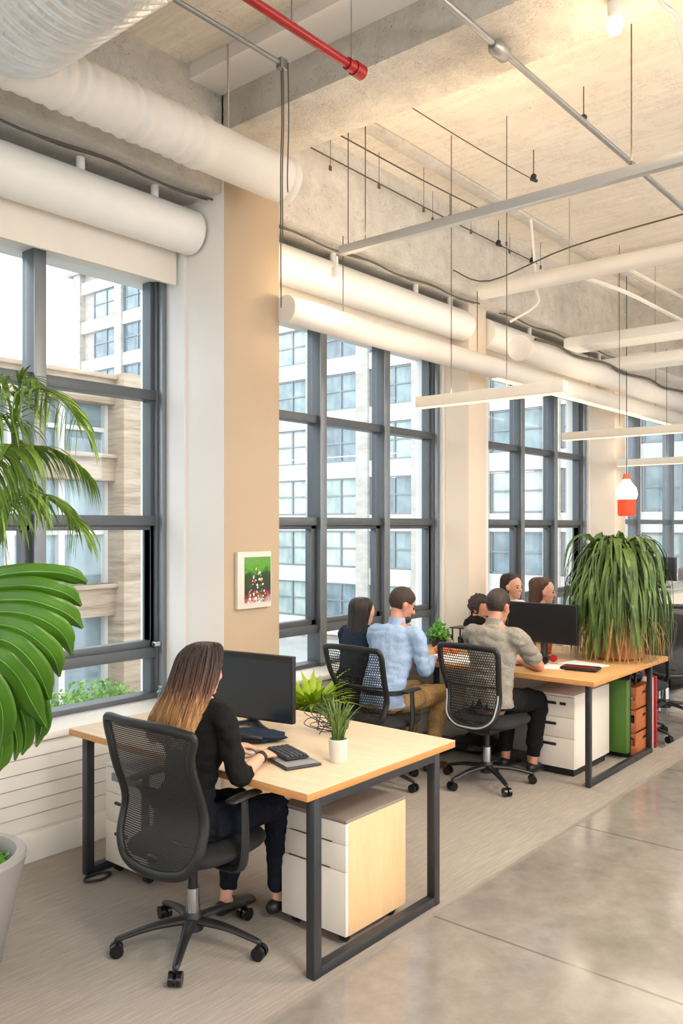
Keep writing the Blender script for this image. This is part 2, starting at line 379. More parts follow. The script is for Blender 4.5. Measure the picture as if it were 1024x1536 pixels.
# rib along the ceiling of the middle bay
a = pt(545, 185, Z=4.44); m2 = MB(); m2.box(3.95, 9.7, a.y-.06, a.y+.06, 4.425, ZC, .008); m.b.free(); struct(m2, 'ceiling_rib', 'beam_concrete', 'flat concrete rib along the ceiling')
# window wall: knee wall, piers, head
lights = {1: (.87, 3.43, [1.72, 2.55]), 2: (4.14, 6.6, [4.97, 5.80]), 3: (7.42, 9.86, [8.24, 9.04]), 4: (10.7, 14.5, [11.62, 13.0]), 5: (-3.3, .1, [-2.2, -1.0])}
m = MB(); m.box(X0, X1, 4.12, 4.6, -.1, .64)
for ps in ((X0, -3.3), (.1, .87), (14.5, X1)): m.box(ps[0], ps[1], 4.29, 4.6, .6, 3.4)
m.box(6.6, 7.42, 4.29, 4.6, .6, 3.4); m.box(9.86, 10.7, 4.29, 4.6, .6, 3.4); m.box(3.43, 4.14, 4.16, 4.6, .6, 3.8)
m.box(X0, X1, 4.36, 4.6, 3.33, 3.8); struct(m, 'wall_windows', 'paint', 'white wall with the tall windows')
m = MB()
for k in range(6):
    z = .168+k*.076; m.poly([(X0, 4.122, z), (X0, 4.103, z+.002), (X0, 4.111, z+.070), (X0, 4.122, z+.073)], (X1-X0, 0, 0))
struct(m, 'trim_3', 'trim_white', 'horizontal white boards below the window sill', smooth=False)
m = MB(); m.box(X0, X1, 4.085, 4.13, 0, .15, .006); struct(m, 'baseboard_windows', 'trim_white', 'tall white baseboard below the windows')
m = MB(); m.box(X0, 3.44, 4.075, 4.43, .63, .668, .006); m.box(4.13, 6.61, 4.075, 4.43, .63, .668, .006); m.box(7.41, 9.87, 4.075, 4.43, .63, .668, .006); m.box(10.7, 14.5, 4.075, 4.43, .63, .668, .006)
struct(m, 'trim_4', 'trim_white', 'white window sill')
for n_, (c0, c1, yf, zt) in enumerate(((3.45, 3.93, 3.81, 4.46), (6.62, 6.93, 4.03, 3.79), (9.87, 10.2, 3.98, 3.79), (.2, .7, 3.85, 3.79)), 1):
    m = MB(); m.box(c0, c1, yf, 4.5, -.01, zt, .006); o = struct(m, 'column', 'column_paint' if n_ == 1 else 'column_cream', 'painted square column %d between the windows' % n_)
    if n_ == 1:      # room side tinted beige to stand for its dimmer, warmer light
        o.data.materials.append(M['column_warm_shade'])
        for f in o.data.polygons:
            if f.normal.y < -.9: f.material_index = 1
# the other walls (behind and beside the camera)
m = MB(); m.box(X1, X1+.2, YR-.2, 4.6, -.1, ZC+.1); struct(m, 'wall_end', 'paint', 'white far end wall')
def winwall(name, ax):
    m = MB()
    def bx(a0, a1, z0, z1):
        if ax == 'y': m.box(a0, a1, YR-.25, YR, z0, z1)
        else: m.box(X0-.25, X0, a0, a1, z0, z1)
    lo, hi = (X0, X1) if ax == 'y' else (YR, 4.6)
    bx(lo, hi, -.1, .7); bx(lo, hi, 3.6, ZC+.1); k = lo
    while k < hi: bx(k, min(k+.6, hi), .7, 3.6); k += 3.2
    struct(m, name, 'paint', 'white wall with window openings'); m = MB(); k = lo+.6
    while k < hi-.3:
        e = min(k+2.6, hi)
        for j in range(4):
            q = k+(e-k)*j/3
            if ax == 'y': m.box(q-.03, q+.03, YR-.16, YR-.08, .7, 3.6)
            else: m.box(X0-.16, X0-.08, q-.03, q+.03, .7, 3.6)
        for z in (.73, 1.8, 2.7, 3.57):
            if ax == 'y': m.box(k, e, YR-.155, YR-.085, z-.03, z+.03)
            else: m.box(X0-.155, X0-.085, k, e, z-.03, z+.03)
        k += 3.2
    struct(m, 'window_frames_'+('right' if ax == 'y' else 'back'), 'frame_grey', 'grey window frames')
winwall('wall_right', 'y'); winwall('wall_back', 'x')
# windows
TZ = [.96, 1.80, 2.60]
for n_, (w0, w1, mu) in lights.items():
    r = bpy.data.objects.new('window_%d' % n_, None); COL.objects.link(r); r.location = ((w0+w1)/2, 4.45, .66); r['kind'] = 'structure'; r['label'] = 'tall grey framed window %d with fixed panes' % n_; r['category'] = 'window'
    m = MB(); zt = 3.46
    m.box(w0, w1, 4.37, 4.49, .655, .70, .004); m.box(w0, w1, 4.38, 4.49, zt-.06, zt, .004)
    m.box(w0, w0+.05, 4.37, 4.49, .66, zt, .004); m.box(w1-.05, w1, 4.37, 4.49, .66, zt, .004)
    m.box(w0+.05, w0+.075, 4.40, 4.48, .66, zt); m.box(w1-.075, w1-.05, 4.40, 4.48, .66, zt)
    tz = TZ if n_ != 4 else [.96, 1.82]
    for z in tz: m.box(w0+.02, w1-.02, 4.375, 4.485, z-.032, z+.032, .004)
    for k in mu: m.box(k-.026, k+.026, 4.345, 4.49, .66, zt, .004)
    xs = [w0]+mu+[w1]
    for i, (a, b) in enumerate(zip(xs, xs[1:])):     # opening sash in the row above the low rail
        if n_ == 4: break
        z0, z1 = tz[0]+.03, tz[1]-.03
        m.box(a+.02, a+.075, 4.40, 4.465, z0, z1, .003); m.box(b-.075, b-.02, 4.40, 4.465, z0, z1, .003); m.box(a+.02, b-.02, 4.40, 4.465, z0, z0+.045, .003); m.box(a+.02, b-.02, 4.40, 4.465, z1-.03, z1, .003)
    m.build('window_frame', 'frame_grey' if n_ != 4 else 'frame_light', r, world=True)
    zs = [.68]+tz+[zt-.03]
    for a, b in zip(xs, xs[1:]):
        for z0, z1 in zip(zs, zs[1:]):
            q = MB(); q.box(a+.03, b-.03, 4.436, 4.442, z0+.005, z1-.005); q.build('pane', 'glass', r, world=True, smooth=False)
    for k in mu:     # pale inner channel of each mullion
        q = MB(); q.box(k-.036, k+.036, 4.335, 4.346, .70, zt-.06, .002); q.build('mullion_cover', 'frame_light', r, world=True)
    q = MB(); q.box(w1-.035, w1-.0, 4.33, 4.37, .70, zt-.06, .002); q.build('side_channel', 'frame_light', r, world=True)
    if n_ in (1,): q = MB(); q.box(w1-.085, w1-.01, 4.34, 4.375, 1.0, 1.03, .004); q.build('window_latch', 'chrome', r, world=True)
# roller blinds above the windows
for n_, (w0, w1) in ((1, (.72, 3.425)), (2, (3.95, 6.6)), (3, (6.95, 9.86))):
    lab = {1: 'white roller blind housing over the window behind the palm', 2: 'white roller blind housing over the window behind the blue-shirted man', 3: 'white roller blind housing over the window beyond the hanging light bars'}[n_]
    t = thing('roller_blind', lab, 'roller blind', ((w0+w1)/2, 4.1, 3.44), 0, 'roller blinds over the windows')
    m = MB(); m.cyl((w0, 4.08, 3.585), (w1, 4.08, 3.585), .135, seg=40); m.build('housing', 'white', t, world=True, ang=50)
    m = MB(); m.box(w0, w1-.02, 4.2, 4.225, 3.28 if n_ == 1 else 3.33, 3.58, .003); m.build('blind_fabric', 'shade_fabric', t, world=True)
    for k in (.35, .75) if n_ == 1 else (.3, .7, .9):
        x = w0+(w1-w0)*k if n_ != 1 else (2.62 if k == .35 else 3.12)
        m = MB(); m.cyl((x, 4.05, 3.69), (x, 4.05, 3.79), .024, seg=14); m.build('ceiling_stub', 'white', t, world=True)
# dark cabling in the gap over the blinds
for i, (x0, x1) in enumerate(((.9, 3.42), (4.0, 6.55), (7.0, 9.8))):
    for j in range(2):
        m = MB(); pts = [(x0+(x1-x0)*k/10, 3.93-.05*j, 3.755-.02*j+.012*math.sin(k*1.9+j)) for k in range(11)]; m.tube(pts, .006+.002*j, 6, 3)
        solo(m, 'cable', 'wire', 'dark cable strung above the roller blind, %s %s' % (('upper', 'lower')[j], ('behind the palm window', 'near the small glowing spotlight', 'beyond the hanging light bars')[i]), 'cable', 'cables above the blinds')
# ================================================================ OUTSIDE
t = thing('office_building', 'tall pale stone office building across the street with rows of windows and a cornice', 'building', (52, 40, -8))
XB = 43.6; Y0, Y1 = 11.5, 69.2; ZT = 26.2
stone = NT('facade_stone'); v = stone.coord((.5, .5, 1.2)); c = stone.ramp(stone.noise(v, 2, 6), [(.3, hx('a8a29a')), (.7, hx('c2bdb6'))]); stone.base(c, .8); stone.bump(stone.noise(v, 6, 4), .15, .05); M['facade'] = stone.m
M['spandrel'] = plain('spandrel', 'c6c3bf', .7, var=.03, vs=.6)
PITCH, SY = 4.5, 3.55; wy = [13.2+PITCH*k for k in range(12)]; wz = [-4.6+SY*k for k in range(8)]
m = MB(); m.box(XB+.5, XB+16, Y0, Y1, -8, ZT); 
for y in [Y0+.6]+[y+3.55 for y in wy[:-1]]+[Y1-1.2]: m.box(XB, XB+.6, y-.5, y+.5, -8, ZT)
m.build('wall', 'facade', t, world=True)
m = MB()
for z in wz+[wz[-1]+SY]: m.box(XB+.16, XB+.7, Y0, Y1, z-1.1, z-.02)
m.build('floor_band', 'spandrel', t, world=True)
m = MB(); m.box(XB-.2, XB+.7, Y0-.2, Y1+.2, ZT-1.6, ZT-1.2); m.box(XB-.6, XB+.7, Y0-.5, Y1+.6, ZT-.5, ZT); m.box(XB-1.1, XB+.7, Y0-.8, Y1+1.1, ZT, ZT+.5); m.build('cornice', 'facade', t, world=True)
PN = []
for i, (a_, b_) in enumerate((('6e8288', '93a6aa'), ('8c9f9d', 'b3c1bb'), ('5e7079', '84979f'), ('a9b3aa', 'c9cfc6'))):
    q = NT('far_pane_%d' % i); v = q.coord((1, 1, .6)); q.base(q.ramp(q.noise(v, .9, 3), [(.35, hx(a_)), (.65, hx(b_))]), .15, 0, .7); PN.append(q.m)
rnd = random.Random(3)
fm = None
for j, z in enumerate(wz):
    for i, y in enumerate(wy):
        y0, y1 = y-.95+.1, y+2.95; mid = y0+(y1-y0)*.5
        if fm is None:
            m = MB()
            for q in (0, (y1-y0)*.5, (y1-y0)): m.box(-.05, .12, q-.06, q+.06, 0, SY-1.2)
            for q in (0, (SY-1.2)*.52, SY-1.2): m.box(-.02, .1, 0, y1-y0, q-.05, q+.05)
            w_ = m.build('window', 'frame_light', t); fm = w_.data
            m = MB(); m.box(.06, .1, .02, y1-y0-.02, .02, SY-1.22); p_ = m.build('pane', PN[0], w_, smooth=False); pm = p_.data
            pms = [pm]
            for q in PN[1:]:
                e = pm.copy(); e.materials.clear(); e.materials.append(q); pms.append(e)
        else:
            w_ = bpy.data.objects.new('window', fm); COL.objects.link(w_); w_.parent = t; p_ = bpy.data.objects.new('pane', pm); COL.objects.link(p_); p_.parent = w_
        w_.location = (XB+.3-52, y0-40, z+8.05); p_.data = pms[rnd.choice((0, 0, 1, 1, 2, 3))]
# low banded building in front of it
t = thing('banded_building', 'low sandstone building with ribbon windows and a banded corner pier outside the palm window', 'building', (5, 24, -6))
bs = NT('banded_stone'); v = bs.coord((.25, .25, 2.6)); f = bs.noise(v, 2.2, 6, .7); bs.base(bs.ramp(f, [(.28, hx('75624f')), (.5, hx('a08d78')), (.72, hx('b5a590'))]), .85); bs.bump(f, .5, .05); M['banded'] = bs.m
m = MB(); m.box(-14, 15.6, 20.7, 30, -6, 5.8); m.build('wall', 'banded', t, world=True)
zb = [(-6, -3.2), (-.75, .15), (3.0, 3.75), (5.15, 5.95)]
for z0, z1 in zb:
    m = MB(); m.box(-14.1, 14.2, 20.0, 20.8, z0, z1, .03); m.box(-14.1, 14.2, 19.85, 20.2, z1-.12, z1, .02); m.build('stone_band', 'banded', t, world=True)
m = MB(); m.box(14.05, 15.8, 19.6, 21.2, -6, 6.0, .02); m.build('corner_pier', 'banded', t, world=True)
for z0, z1, mat in ((-3.2, -.75, 2), (.15, 3.0, 0), (3.75, 5.15, 2)):
    m = MB(); m.box(-14, 14.1, 20.55, 20.6, z0, z1); m.build('ribbon_glass', PN[mat], t, world=True, smooth=False)
    m = MB()
    for k in range(20): m.box(-13.6+1.45*k, -13.42+1.45*k, 20.35, 20.6, z0, z1)
    m.box(-14, 14.1, 20.4, 20.6, (z0+z1)/2-.06, (z0+z1)/2+.06); m.build('window_bars', 'spandrel', t, world=True)
# skyline towers
for (x, y, w, h_, lab) in ((62, 150, 16, 38, 'distant blue glass tower low on the skyline, the wider one'), (96, 168, 9, 37.5, 'distant slim blue glass tower beside the pale office building')):
    q = thing('distant_tower', lab, 'building', (x, y, -8), 0, 'distant towers on the skyline')
    m = MB(); m.box(x-w, x+w, y, y+20, -8, h_-1); m.build('glass_wall', PN[2], q, world=True)
    m = MB()
    for k in range(14): m.box(x-w-.1, x+w+.1, y-.3, y, -6+k*3.2, -5.2+k*3.2)
    m.build('floor_band', 'spandrel', q, world=True)
m = MB(); m.box(-60, 130, 4.7, 190, -6.3, -6.05); struct(m, 'street_ground', 'asphalt', 'pale street level outside')
# planted hedge on the ledge outside the first window
def leaves_blob(mb, boxes, n, s, rn):
    for k in range(n):
        b = rn.choice(boxes); p = Vector([rn.uniform(b[i], b[i+3]) for i in range(3)]); d = Vector((rn.gauss(0, 1), rn.gauss(0, 1), rn.gauss(.3, 1))).normalized(); q = d.orthogonal().normalized()*s*rn.uniform(.5, 1)
        e = d.cross(q).normalized()*s*.45
        a = [mb.b.verts.new(p+x) for x in (-q, e, q, -e)]; mb.b.faces.new(a)
rn = random.Random(5)
t = thing('hedge_planter', 'clipped green hedge in a long planter outside the window behind the palm', 'hedge', (4.6, 9.3, -6.05))
m = MB(); m.box(.5, 7.4, 8.9, 9.7, -6.05, -.75, .02); m.build('planter_wall', 'facade', t, world=True)
m = MB(); leaves_blob(m, [(.6+i*.42, 8.95, -.8, 1.1+i*.42, 9.65, -.34+.12*math.sin(i*2.1)) for i in range(15)], 9000, .05, rn); m.norecalc = True; m.build('foliage', 'leaf_hedge', t, world=True, smooth=False)
# ================================================================ SKY AND LIGHT
w = bpy.data.worlds.new('sky'); S.world = w; w.use_nodes = True; bg = w.node_tree.nodes['Background']; bg.inputs[0].default_value = (.90, .95, 1, 1); bg.inputs[1].default_value = SKY
def area(name, loc, rot, sx, sy, e, col, portal=False, spread=None):
    l = bpy.data.lights.new(name, 'AREA'); l.shape = 'RECTANGLE'; l.size = sx; l.size_y = sy; l.energy = e; l.color = col; o = bpy.data.objects.new(name, l); COL.objects.link(o); o.location = loc; o.rotation_euler = rot
    if portal: l.cycles.is_portal = True
    if spread: l.spread = spread
    return o
for n_, (w0, w1, mu) in lights.items(): area('daylight_portal', ((w0+w1)/2, 4.6, 2.05), (-PI/2, 0, 0), w1-w0, 2.8, 1, (1,1,1), True)
area('daylight_portal', ((X0+X1)/2, YR-.3, 2.15), (PI/2, 0, 0), X1-X0, 3.0, 1, (1,1,1), True)
area('daylight_portal', (X0-.3, -.7, 2.15), (0, -PI/2, 0), 3.0, 10.6, 1, (1,1,1), True)
# ================================================================ CEILING SERVICES
m = MB()
P = []
ax_, az_, r_ = 3.5, 3.83, .132
prof = []
n = 90
rows = []
for k in range(n+1):
    x = 1.75+(3.62-1.75)*k/n; rr = r_ + ((.006+.003*math.sin(k*.37))*math.sin(k*1.75) if x < 2.95 else (.0 if abs(x-2.97) > .03 else .008)); rows.append((x, ax_, az_, rr))
t = thing('ventilation_duct', 'cream painted round duct crossing in front of the near column', 'duct', (2.7, ax_, az_-r_))
m.loft(rows, 40, None, 0, True, False); m.build('duct_pipe', 'duct', t, world=True, ang=60)
m = MB(); m.lathe([(0, .0), (.125, .0), (.14, .02), (.14, .06), (.0, .06)], seg=36); me = m.mesh('end_cap'); me.transform(Matrix.Translation((3.6, ax_, az_)) @ Matrix.Rotation(PI/2, 4, 'Y')); me.transform(Matrix.Translation(-t.location)); me.materials.append(M['duct']); o = bpy.data.objects.new('end_cap', me); COL.objects.link(o); o.parent = t
for x in (2.25, 3.2):
    m = MB(); m.cyl((x, ax_, az_+.1), (x, ax_, ZC), .006); m.build('hanger_rod', 'wire_l', t, world=True)
t = thing('silver_duct', 'large silver ribbed ventilation duct above the palm', 'duct', (1.8, 1.2, 3.6))
m = MB(); rows = []
for k in range(601):
    y = -4.5+(3.60+4.5)*k/600; rr = .33+.007*math.sin(k*1.35)
    if k > 580: rr *= math.sqrt(max(.3, 1-((k-580)/23.8)**2))
    rows.append((1.83, y, 4.02, rr))
m.loft(rows, 48, None, 0, True, False); m.build('duct_pipe', 'silver_duct', t, world=True, ang=70)
for y in (-2, .4, 2.3): m = MB(); m.cyl((1.83, y, 4.33), (1.83, y, ZC), .007); m.build('hanger_rod', 'wire_l', t, world=True)
# red sprinkler main
t = thing('sprinkler_pipe', 'red painted sprinkler pipe ending in a threaded cap', 'pipe', (1.5, 2.58, 3.98))
m = MB(); m.cyl((X0, 2.59, 4.0), (3.2, 2.59, 4.0), .021, seg=18); m.build('pipe', 'red', t, world=True)
m = MB(); m.cyl((3.14, 2.59, 4.0), (3.19, 2.59, 4.0), .03, seg=12); m.cyl((3.19, 2.59, 4.0), (3.255, 2.59, 4.0), .036, seg=12); m.build('end_cap', 'red', t, world=True)
m = MB(); m.cyl((2.75, 2.59, 4.0), (2.75, 2.59, ZC), .004); m.cyl((3.17, 2.59, 4.0), (3.17, 2.59, 4.37), .0025); m.build('hanger_rod', 'conduit', t, world=True)
# conduits along the room
t = thing('ceiling_conduit', 'thin grey conduit ending beside the red pipe with wires dropping from it', 'conduit', (1, 3.09, 4.18))
m = MB(); m.cyl((X0, 3.09, 4.2), (3.2, 3.09, 4.2), .013, seg=12); m.build('pipe', 'conduit', t, world=True)
m = MB(); m.box(3.18, 3.23, 3.07, 3.11, 4.17, 4.225, .004); m.build('junction_box', 'conduit', t, world=True)
for i, (dx, dy, zb_) in enumerate(((0, -.012, 3.25), (.012, .012, 2.92), (.02, -.03, 3.52))):
    m = MB(); m.tube([(3.2+dx, 3.09+dy, 4.2), (3.2+dx+.006, 3.09+dy, 3.9), (3.2+dx-.004, 3.09+dy, 3.6), (3.2+dx, 3.09+dy, zb_)], .0035, 6, 4); m.build('drop_wire', 'wire', t, world=True)
t = thing('ceiling_conduit', 'long grey conduit with a junction box crossing under the concrete beam', 'conduit', (4, 2.06, 4.08))
m = MB(); m.cyl((X0, 2.06, 4.1), (X1, 2.06, 4.12), .017, seg=12); m.build('pipe', 'conduit', t, world=True)
m = MB(); m.loft([(3.6, 2.06, 4.1, .022), (3.63, 2.06, 4.1, .04), (3.72, 2.06, 4.1, .04), (3.75, 2.06, 4.1, .022)], 16, None, 0, True, False); m.build('junction_box', 'conduit', t, world=True)
# lighting track
t = thing('lighting_track', 'grey lighting track hanging across the room', 'light track', (4.18, 0, 3.5), 0)
m = MB(); m.box(4.155, 4.205, -5.5, 3.5, 3.515, 3.57, .004); m.build('track_bar', 'conduit_l', t, world=True); area('ceiling_fill', (4.18, .2, 3.60), (PI, 0, 0), .05, 6.4, TRK, (1, .70, .40))  # added warm strip above the track, brightens the middle ceiling
for i, y in enumerate((3.44, 3.3, 1.6, 0, -2)):
    m = MB(); m.cyl((4.18, y, 3.56), (4.18, y, ZC), .0035, seg=6); m.build('suspension_wire', 'wire', t, world=True)
def spot(loc, lab, nm='spotlight'):
    t = thing(nm, lab, 'spotlight', loc, 0, 'track spotlights')
    m = MB(); m.cyl((0, 0, .0), (0, 0, .07), .03, .034, 20); m.cyl((0, 0, .07), (0, 0, .145), .014, .012, 12); m.build('lamp_body', 'white', t)
    m = MB(); m.lathe([(0, -.062), (.030, -.060), (.040, -.03), (.034, 0), (0, .0)], seg=24); m.build('bulb', emis('bulb_glow', 'ffd9a0', 14) if 'bulb' not in M else M['bulb'], t)
    l = bpy.data.lights.new('spot_glow', 'POINT'); l.energy = SPOT; l.color = (1, .72, .42); l.shadow_soft_size = .05; o = bpy.data.objects.new('spot_glow', l); COL.objects.link(o); o.location = (loc[0], loc[1], loc[2]-.12)
    return t
M['bulb'] = emis('bulb_glow', 'ffb868', 9)
spot((4.18, 3.54, 3.37), 'small glowing spotlight at the window end of the grey track'); spot((3.72, 1.5, 4.06), 'glowing bulb fixed high on the concrete beam near the long conduit')
# curved pipe at the top right and a sensor
m = MB(); m.tube([pt(930, -90, Z=4.05), pt(985, 0, Z=4.08), pt(1010, 24, Z=4.08), pt(1026, 75, Z=4.05), pt(1040, 160, Z=4.0), pt(1100, 260, Z=4.0)], .016, 10, 6); solo(m, 'curved_pipe', 'conduit_l', 'pale bent pipe under the ceiling near the high bulb', 'pipe')
t = thing('smoke_detector', 'small white ceiling sensor with a dark underside on the pale ledge', 'smoke detector', (3.3, 2.24, 4.33)); m = MB(); m.lathe([(0, .0), (.035, .004), (.045, .02), (.045, .04), (0, .04)], seg=24); m.build('housing', 'white', t); m = MB(); m.lathe([(0, -.012), (.022, -.008), (.026, .003), (0, .004)], seg=20); m.build('lens', 'black_gloss', t)
# sprinkler heads on rods
for i, (u, v_, z) in enumerate(((875, 130, 0), (800, 225, 0), (633, 303, 0), (728, 336, 0), (743, 372, 0))):
    p = pt(u, v_, Z=ZC); p.y = min(p.y, 3.7)
    lab = ('black sprinkler head on a rod nearest the long grey conduit', 'black sprinkler head on a rod above the lighting track, between its neighbours', 'black sprinkler head on a rod above the small glowing spotlight', 'short bare rod with a small clamp under the ceiling just above the track', 'black sprinkler head on a rod nearest the cream cross pipe')[i]
    t = thing('ceiling_sprinkler', lab, 'sprinkler', (p.x, p.y, ZC-.21), 0, 'sprinkler heads on rods')
    m = MB(); m.cyl((0, 0, .03), (0, 0, .21), .004, seg=8); m.build('rod', 'wire', t)
    m = MB(); m.ell((0, 0, .02), (.022, .022, .022), sub=2); m.cyl((-.02, .01, .0), (.03, -.01, -.005), .012, seg=8); m.build('nozzle', 'black', t)
# cream cross pipe, ducts and lights of the far bay
t = thing('cross_pipe', 'cream painted pipe crossing the ceiling beyond the lighting track', 'pipe', (6.5, 0, 3.76)); m = MB(); m.cyl((6.5, YR, 3.83), (6.5, 3.83, 3.83), .07, seg=24); m.build('pipe', 'duct', t, world=True)
for y in (3.0, 1.2): m = MB(); m.cyl((6.5, y, 3.88), (6.5, y, ZC), .006); m.build('hanger_rod', 'wire_l', t, world=True)
def cable(pts, r, mat, lab, nm='cable', sub=5): m = MB(); m.tube(pts, r, 6, sub); return solo(m, nm, mat, lab, 'cable', 'cables under the ceiling')
a, b = pt(508, 202, Z=4.40), pt(722, 315, Z=4.40); cable([a, (a+b)/2-Vector((0, 0, .01)), b], .006, 'wire', 'dark straight cable under the warm ceiling, starting at the beam')
a, b = pt(425, 225, Z=4.3), pt(788, 399, Z=4.3); a.y = b.y = min(b.y, 3.78); cable([a, (a+b)/2-Vector((0, 0, .012)), b], .006, 'wire', 'dark cable strung along the ceiling close to the window beam, double stranded')
a, b = pt(610, 157, Z=4.4), pt(800, 270, Z=4.4); cable([a, (a+b)/2-Vector((0, 0, .012)), b], .004, 'wire', 'thin cable along the ceiling ending near a sprinkler head')
cable([(6.0, 3.8, 3.9), (6.25, 3.6, 3.83), (6.3, 2.9, 3.98), (6.3, 1.9, 4.04), (6.3, .6, 4.08), (6.3, -2, 4.1)], .007, 'wire', 'dark sagging cable beside the cream cross pipe')
cable([(6.6, 3.4, 4.4), (6.7, 3.4, 3.85), (6.75, 3.42, 3.7), (6.6, 3.6, 3.55)], .012, 'white', 'white bent cable dropping from the ceiling to the white duct')
cable([(7.2, 3.2, 4.0), (7.6, 2.95, 3.9), (8.4, 2.75, 3.78), (9.2, 2.7, 3.8)], .02, 'white', 'white sagging pipe under the ceiling, the lower of two')
cable([(7.3, 3.0, 4.15), (8.2, 2.75, 4.0), (9.5, 2.55, 3.9)], .016, 'duct', 'white thin pipe under the ceiling, the upper of two')
rn = random.Random(11)
for i in range(9):
    x = 4.4+i*.42; y = 3.78-.1*(i % 3); l = .12+.2*rn.random()
    t = thing('ceiling_hanger', 'thin wire hanger dropping from the ceiling along the window beam', 'wire', (x, y, ZC-l), 0, 'wire hangers beside the window beam'); m = MB(); m.cyl((0, 0, 0), (0, 0, l), .0022, seg=6); m.build('wire', 'wire', t)
    m = MB(); m.box(-.012, .012, -.006, .006, -.03, .005, .003); m.build('clip', 'wire', t)
t = thing('ventilation_duct', 'white round duct running along the far windows above the light bars', 'duct', (9, 3.5, 3.3))
m = MB(); m.cyl((6.75, 3.58, 3.34), (X1, 3.58, 3.34), .11, seg=32); m.build('duct_pipe', 'duct', t, world=True)
m = MB(); m.cyl((6.73, 3.58, 3.34), (6.76, 3.58, 3.34), .115, seg=32); m.build('end_cap', 'duct', t, world=True)
m = MB(); m.tube([(6.8+.4*k, 3.46, 3.41+.02*math.sin(k*2.1)) for k in range(20)], .014, 6, 3); m.build('strapped_cable', 'wire', t, world=True)
# hung white baffle lights
for i, (x, y0, z) in enumerate(((8.15, 3.75, 3.56), (8.75, 3.6, 3.42), (11.6, 3.4, 3.35))):
    t = thing('ceiling_baffle', ('white rectangular ceiling fixture, the nearer of the overlapping pair', 'white rectangular ceiling fixture tucked behind the nearer one', 'white rectangular ceiling fixture farthest down the room')[i], 'ceiling light', (x, 0, z), 0, 'white ceiling fixtures of the far bay')
    m = MB(); m.box(x-.17, x+.17, -3.5, y0, z, z+.10, .008); m.build('housing', 'white', t, world=True)
    m = MB(); m.box(x-.13, x+.13, -3.4, y0-.1, z-.004, z+.002); m.build('diffuser', 'white', t, world=True)
    for y in (y0-.5, y0-2.2): m = MB(); m.cyl((x, y, z+.1), (x, y, ZC), .005, seg=6); m.build('suspension_wire', 'wire_l', t, world=True)
# cream tube lamp over the desks
def darea(x, y0, y1, z, wd, e, col=(1, .86, .68), along='y'):
    L_ = y1-y0; o = area('lamp_light', (x, (y0+y1)/2, z) if along == 'y' else ((y0+y1)/2, x, z), (0, 0, 0), wd if along == 'y' else L_, L_ if along == 'y' else wd, e, col); return o
t = thing('tube_pendant', 'long round cream pendant tube running over the desks', 'pendant light', (8, 3.75, 3.07))
m = MB(); m.cyl((3.92, 3.75, 3.16), (13.2, 3.75, 3.16), .09, seg=36); m.build('tube_housing', 'duct', t, world=True)
m = MB(); m.box(6.6, 13.1, 3.72, 3.78, 3.062, 3.075, .003); M['led'] = emis('led', 'ffe0b8', 1.15); m.build('diffuser', 'led', t, world=True)
area('ceiling_fill', (8.5, 3.75, 3.26), (PI, 0, 0), 9.0, .04, UPL*1.5, (1, .8, .6))  # added upward light along the tube, brightens the ceiling
for x in (4.5, 6.3, 8.6, 10.6): m = MB(); m.cyl((x, 3.75, 3.24), (x, 3.75, 3.78 if False else ZC-.67), .0035, seg=6); m.build('suspension_wire', 'wire', t, world=True)
def uparea(x, y0, y1, z, wd, e, col=(1, .8, .6)): return area('ceiling_fill', (x, (y0+y1)/2, z), (PI, 0, 0), wd, y1-y0, e, col)  # added upward fill above the bars for a brighter ceiling
def bar(x, y0, y1, z, lab, e):
    t = thing('light_bar', lab, 'pendant light', (x, (y0+y1)/2, z), 0, 'slim hanging light bars')
    m = MB(); m.box(x-.035, x+.035, y0, y1, z, z+.075, .008); m.build('bar_housing', 'shade_fabric', t, world=True)
    m = MB(); m.box(x-.027, x+.027, y0+.01, y1-.01, z-.006, z+.003); m.build('diffuser', 'led', t, world=True)
    for y in (y0+.28*(y1-y0)+.1, y1-.25*(y1-y0)): m = MB(); m.cyl((x, y, z+.07), (x, y, 3.78 if x > 9.7 else ZC), .003, seg=6); m.build('suspension_wire', 'wire', t, world=True)
    darea(x, y0, y1, z-.012, .05, e); uparea(x, y0, y1, z+.08, .04, UPL)
bar(4.93, 2.3, 3.42, 2.60, 'slim white light bar hanging over the gap between the desks, the nearest', 14); bar(7.9, 1.4, 3.72, 2.62, 'slim white light bar hanging beyond the round cream tube', 14); bar(9.75, 1.6, 3.9, 2.47, 'thin white light bar hanging farthest down the room', 8)
t = thing('pendant_lantern', 'glowing white pendant with a red-orange lower cup hanging by the far windows', 'pendant light', (8.85, 3.44, 1.9))
m = MB(); m.lathe([(0, .37), (.03, .37), (.05, .33), (.10, .27), (.115, .20), (.10, .15), (0, .145)], seg=28); M['lantern'] = emis('lantern', 'fff3df', 3); m.build('glass_shade', 'lantern', t)
m = MB(); m.lathe([(0, -.03), (.085, -.03), (.092, .0), (.095, .145), (0, .146)], seg=28); M['red_cup'] = emis('red_cup', 'e0401c', .55); m.build('lower_cup', 'red_cup', t)
m = MB(); m.cyl((0, 0, .36), (0, 0, .42), .045, .03, 20); m.build('cap', 'orange', t); m = MB(); m.cyl((0, 0, .42), (0, 0, ZC-1.9), .004, seg=6); m.build('cord', 'black', t)
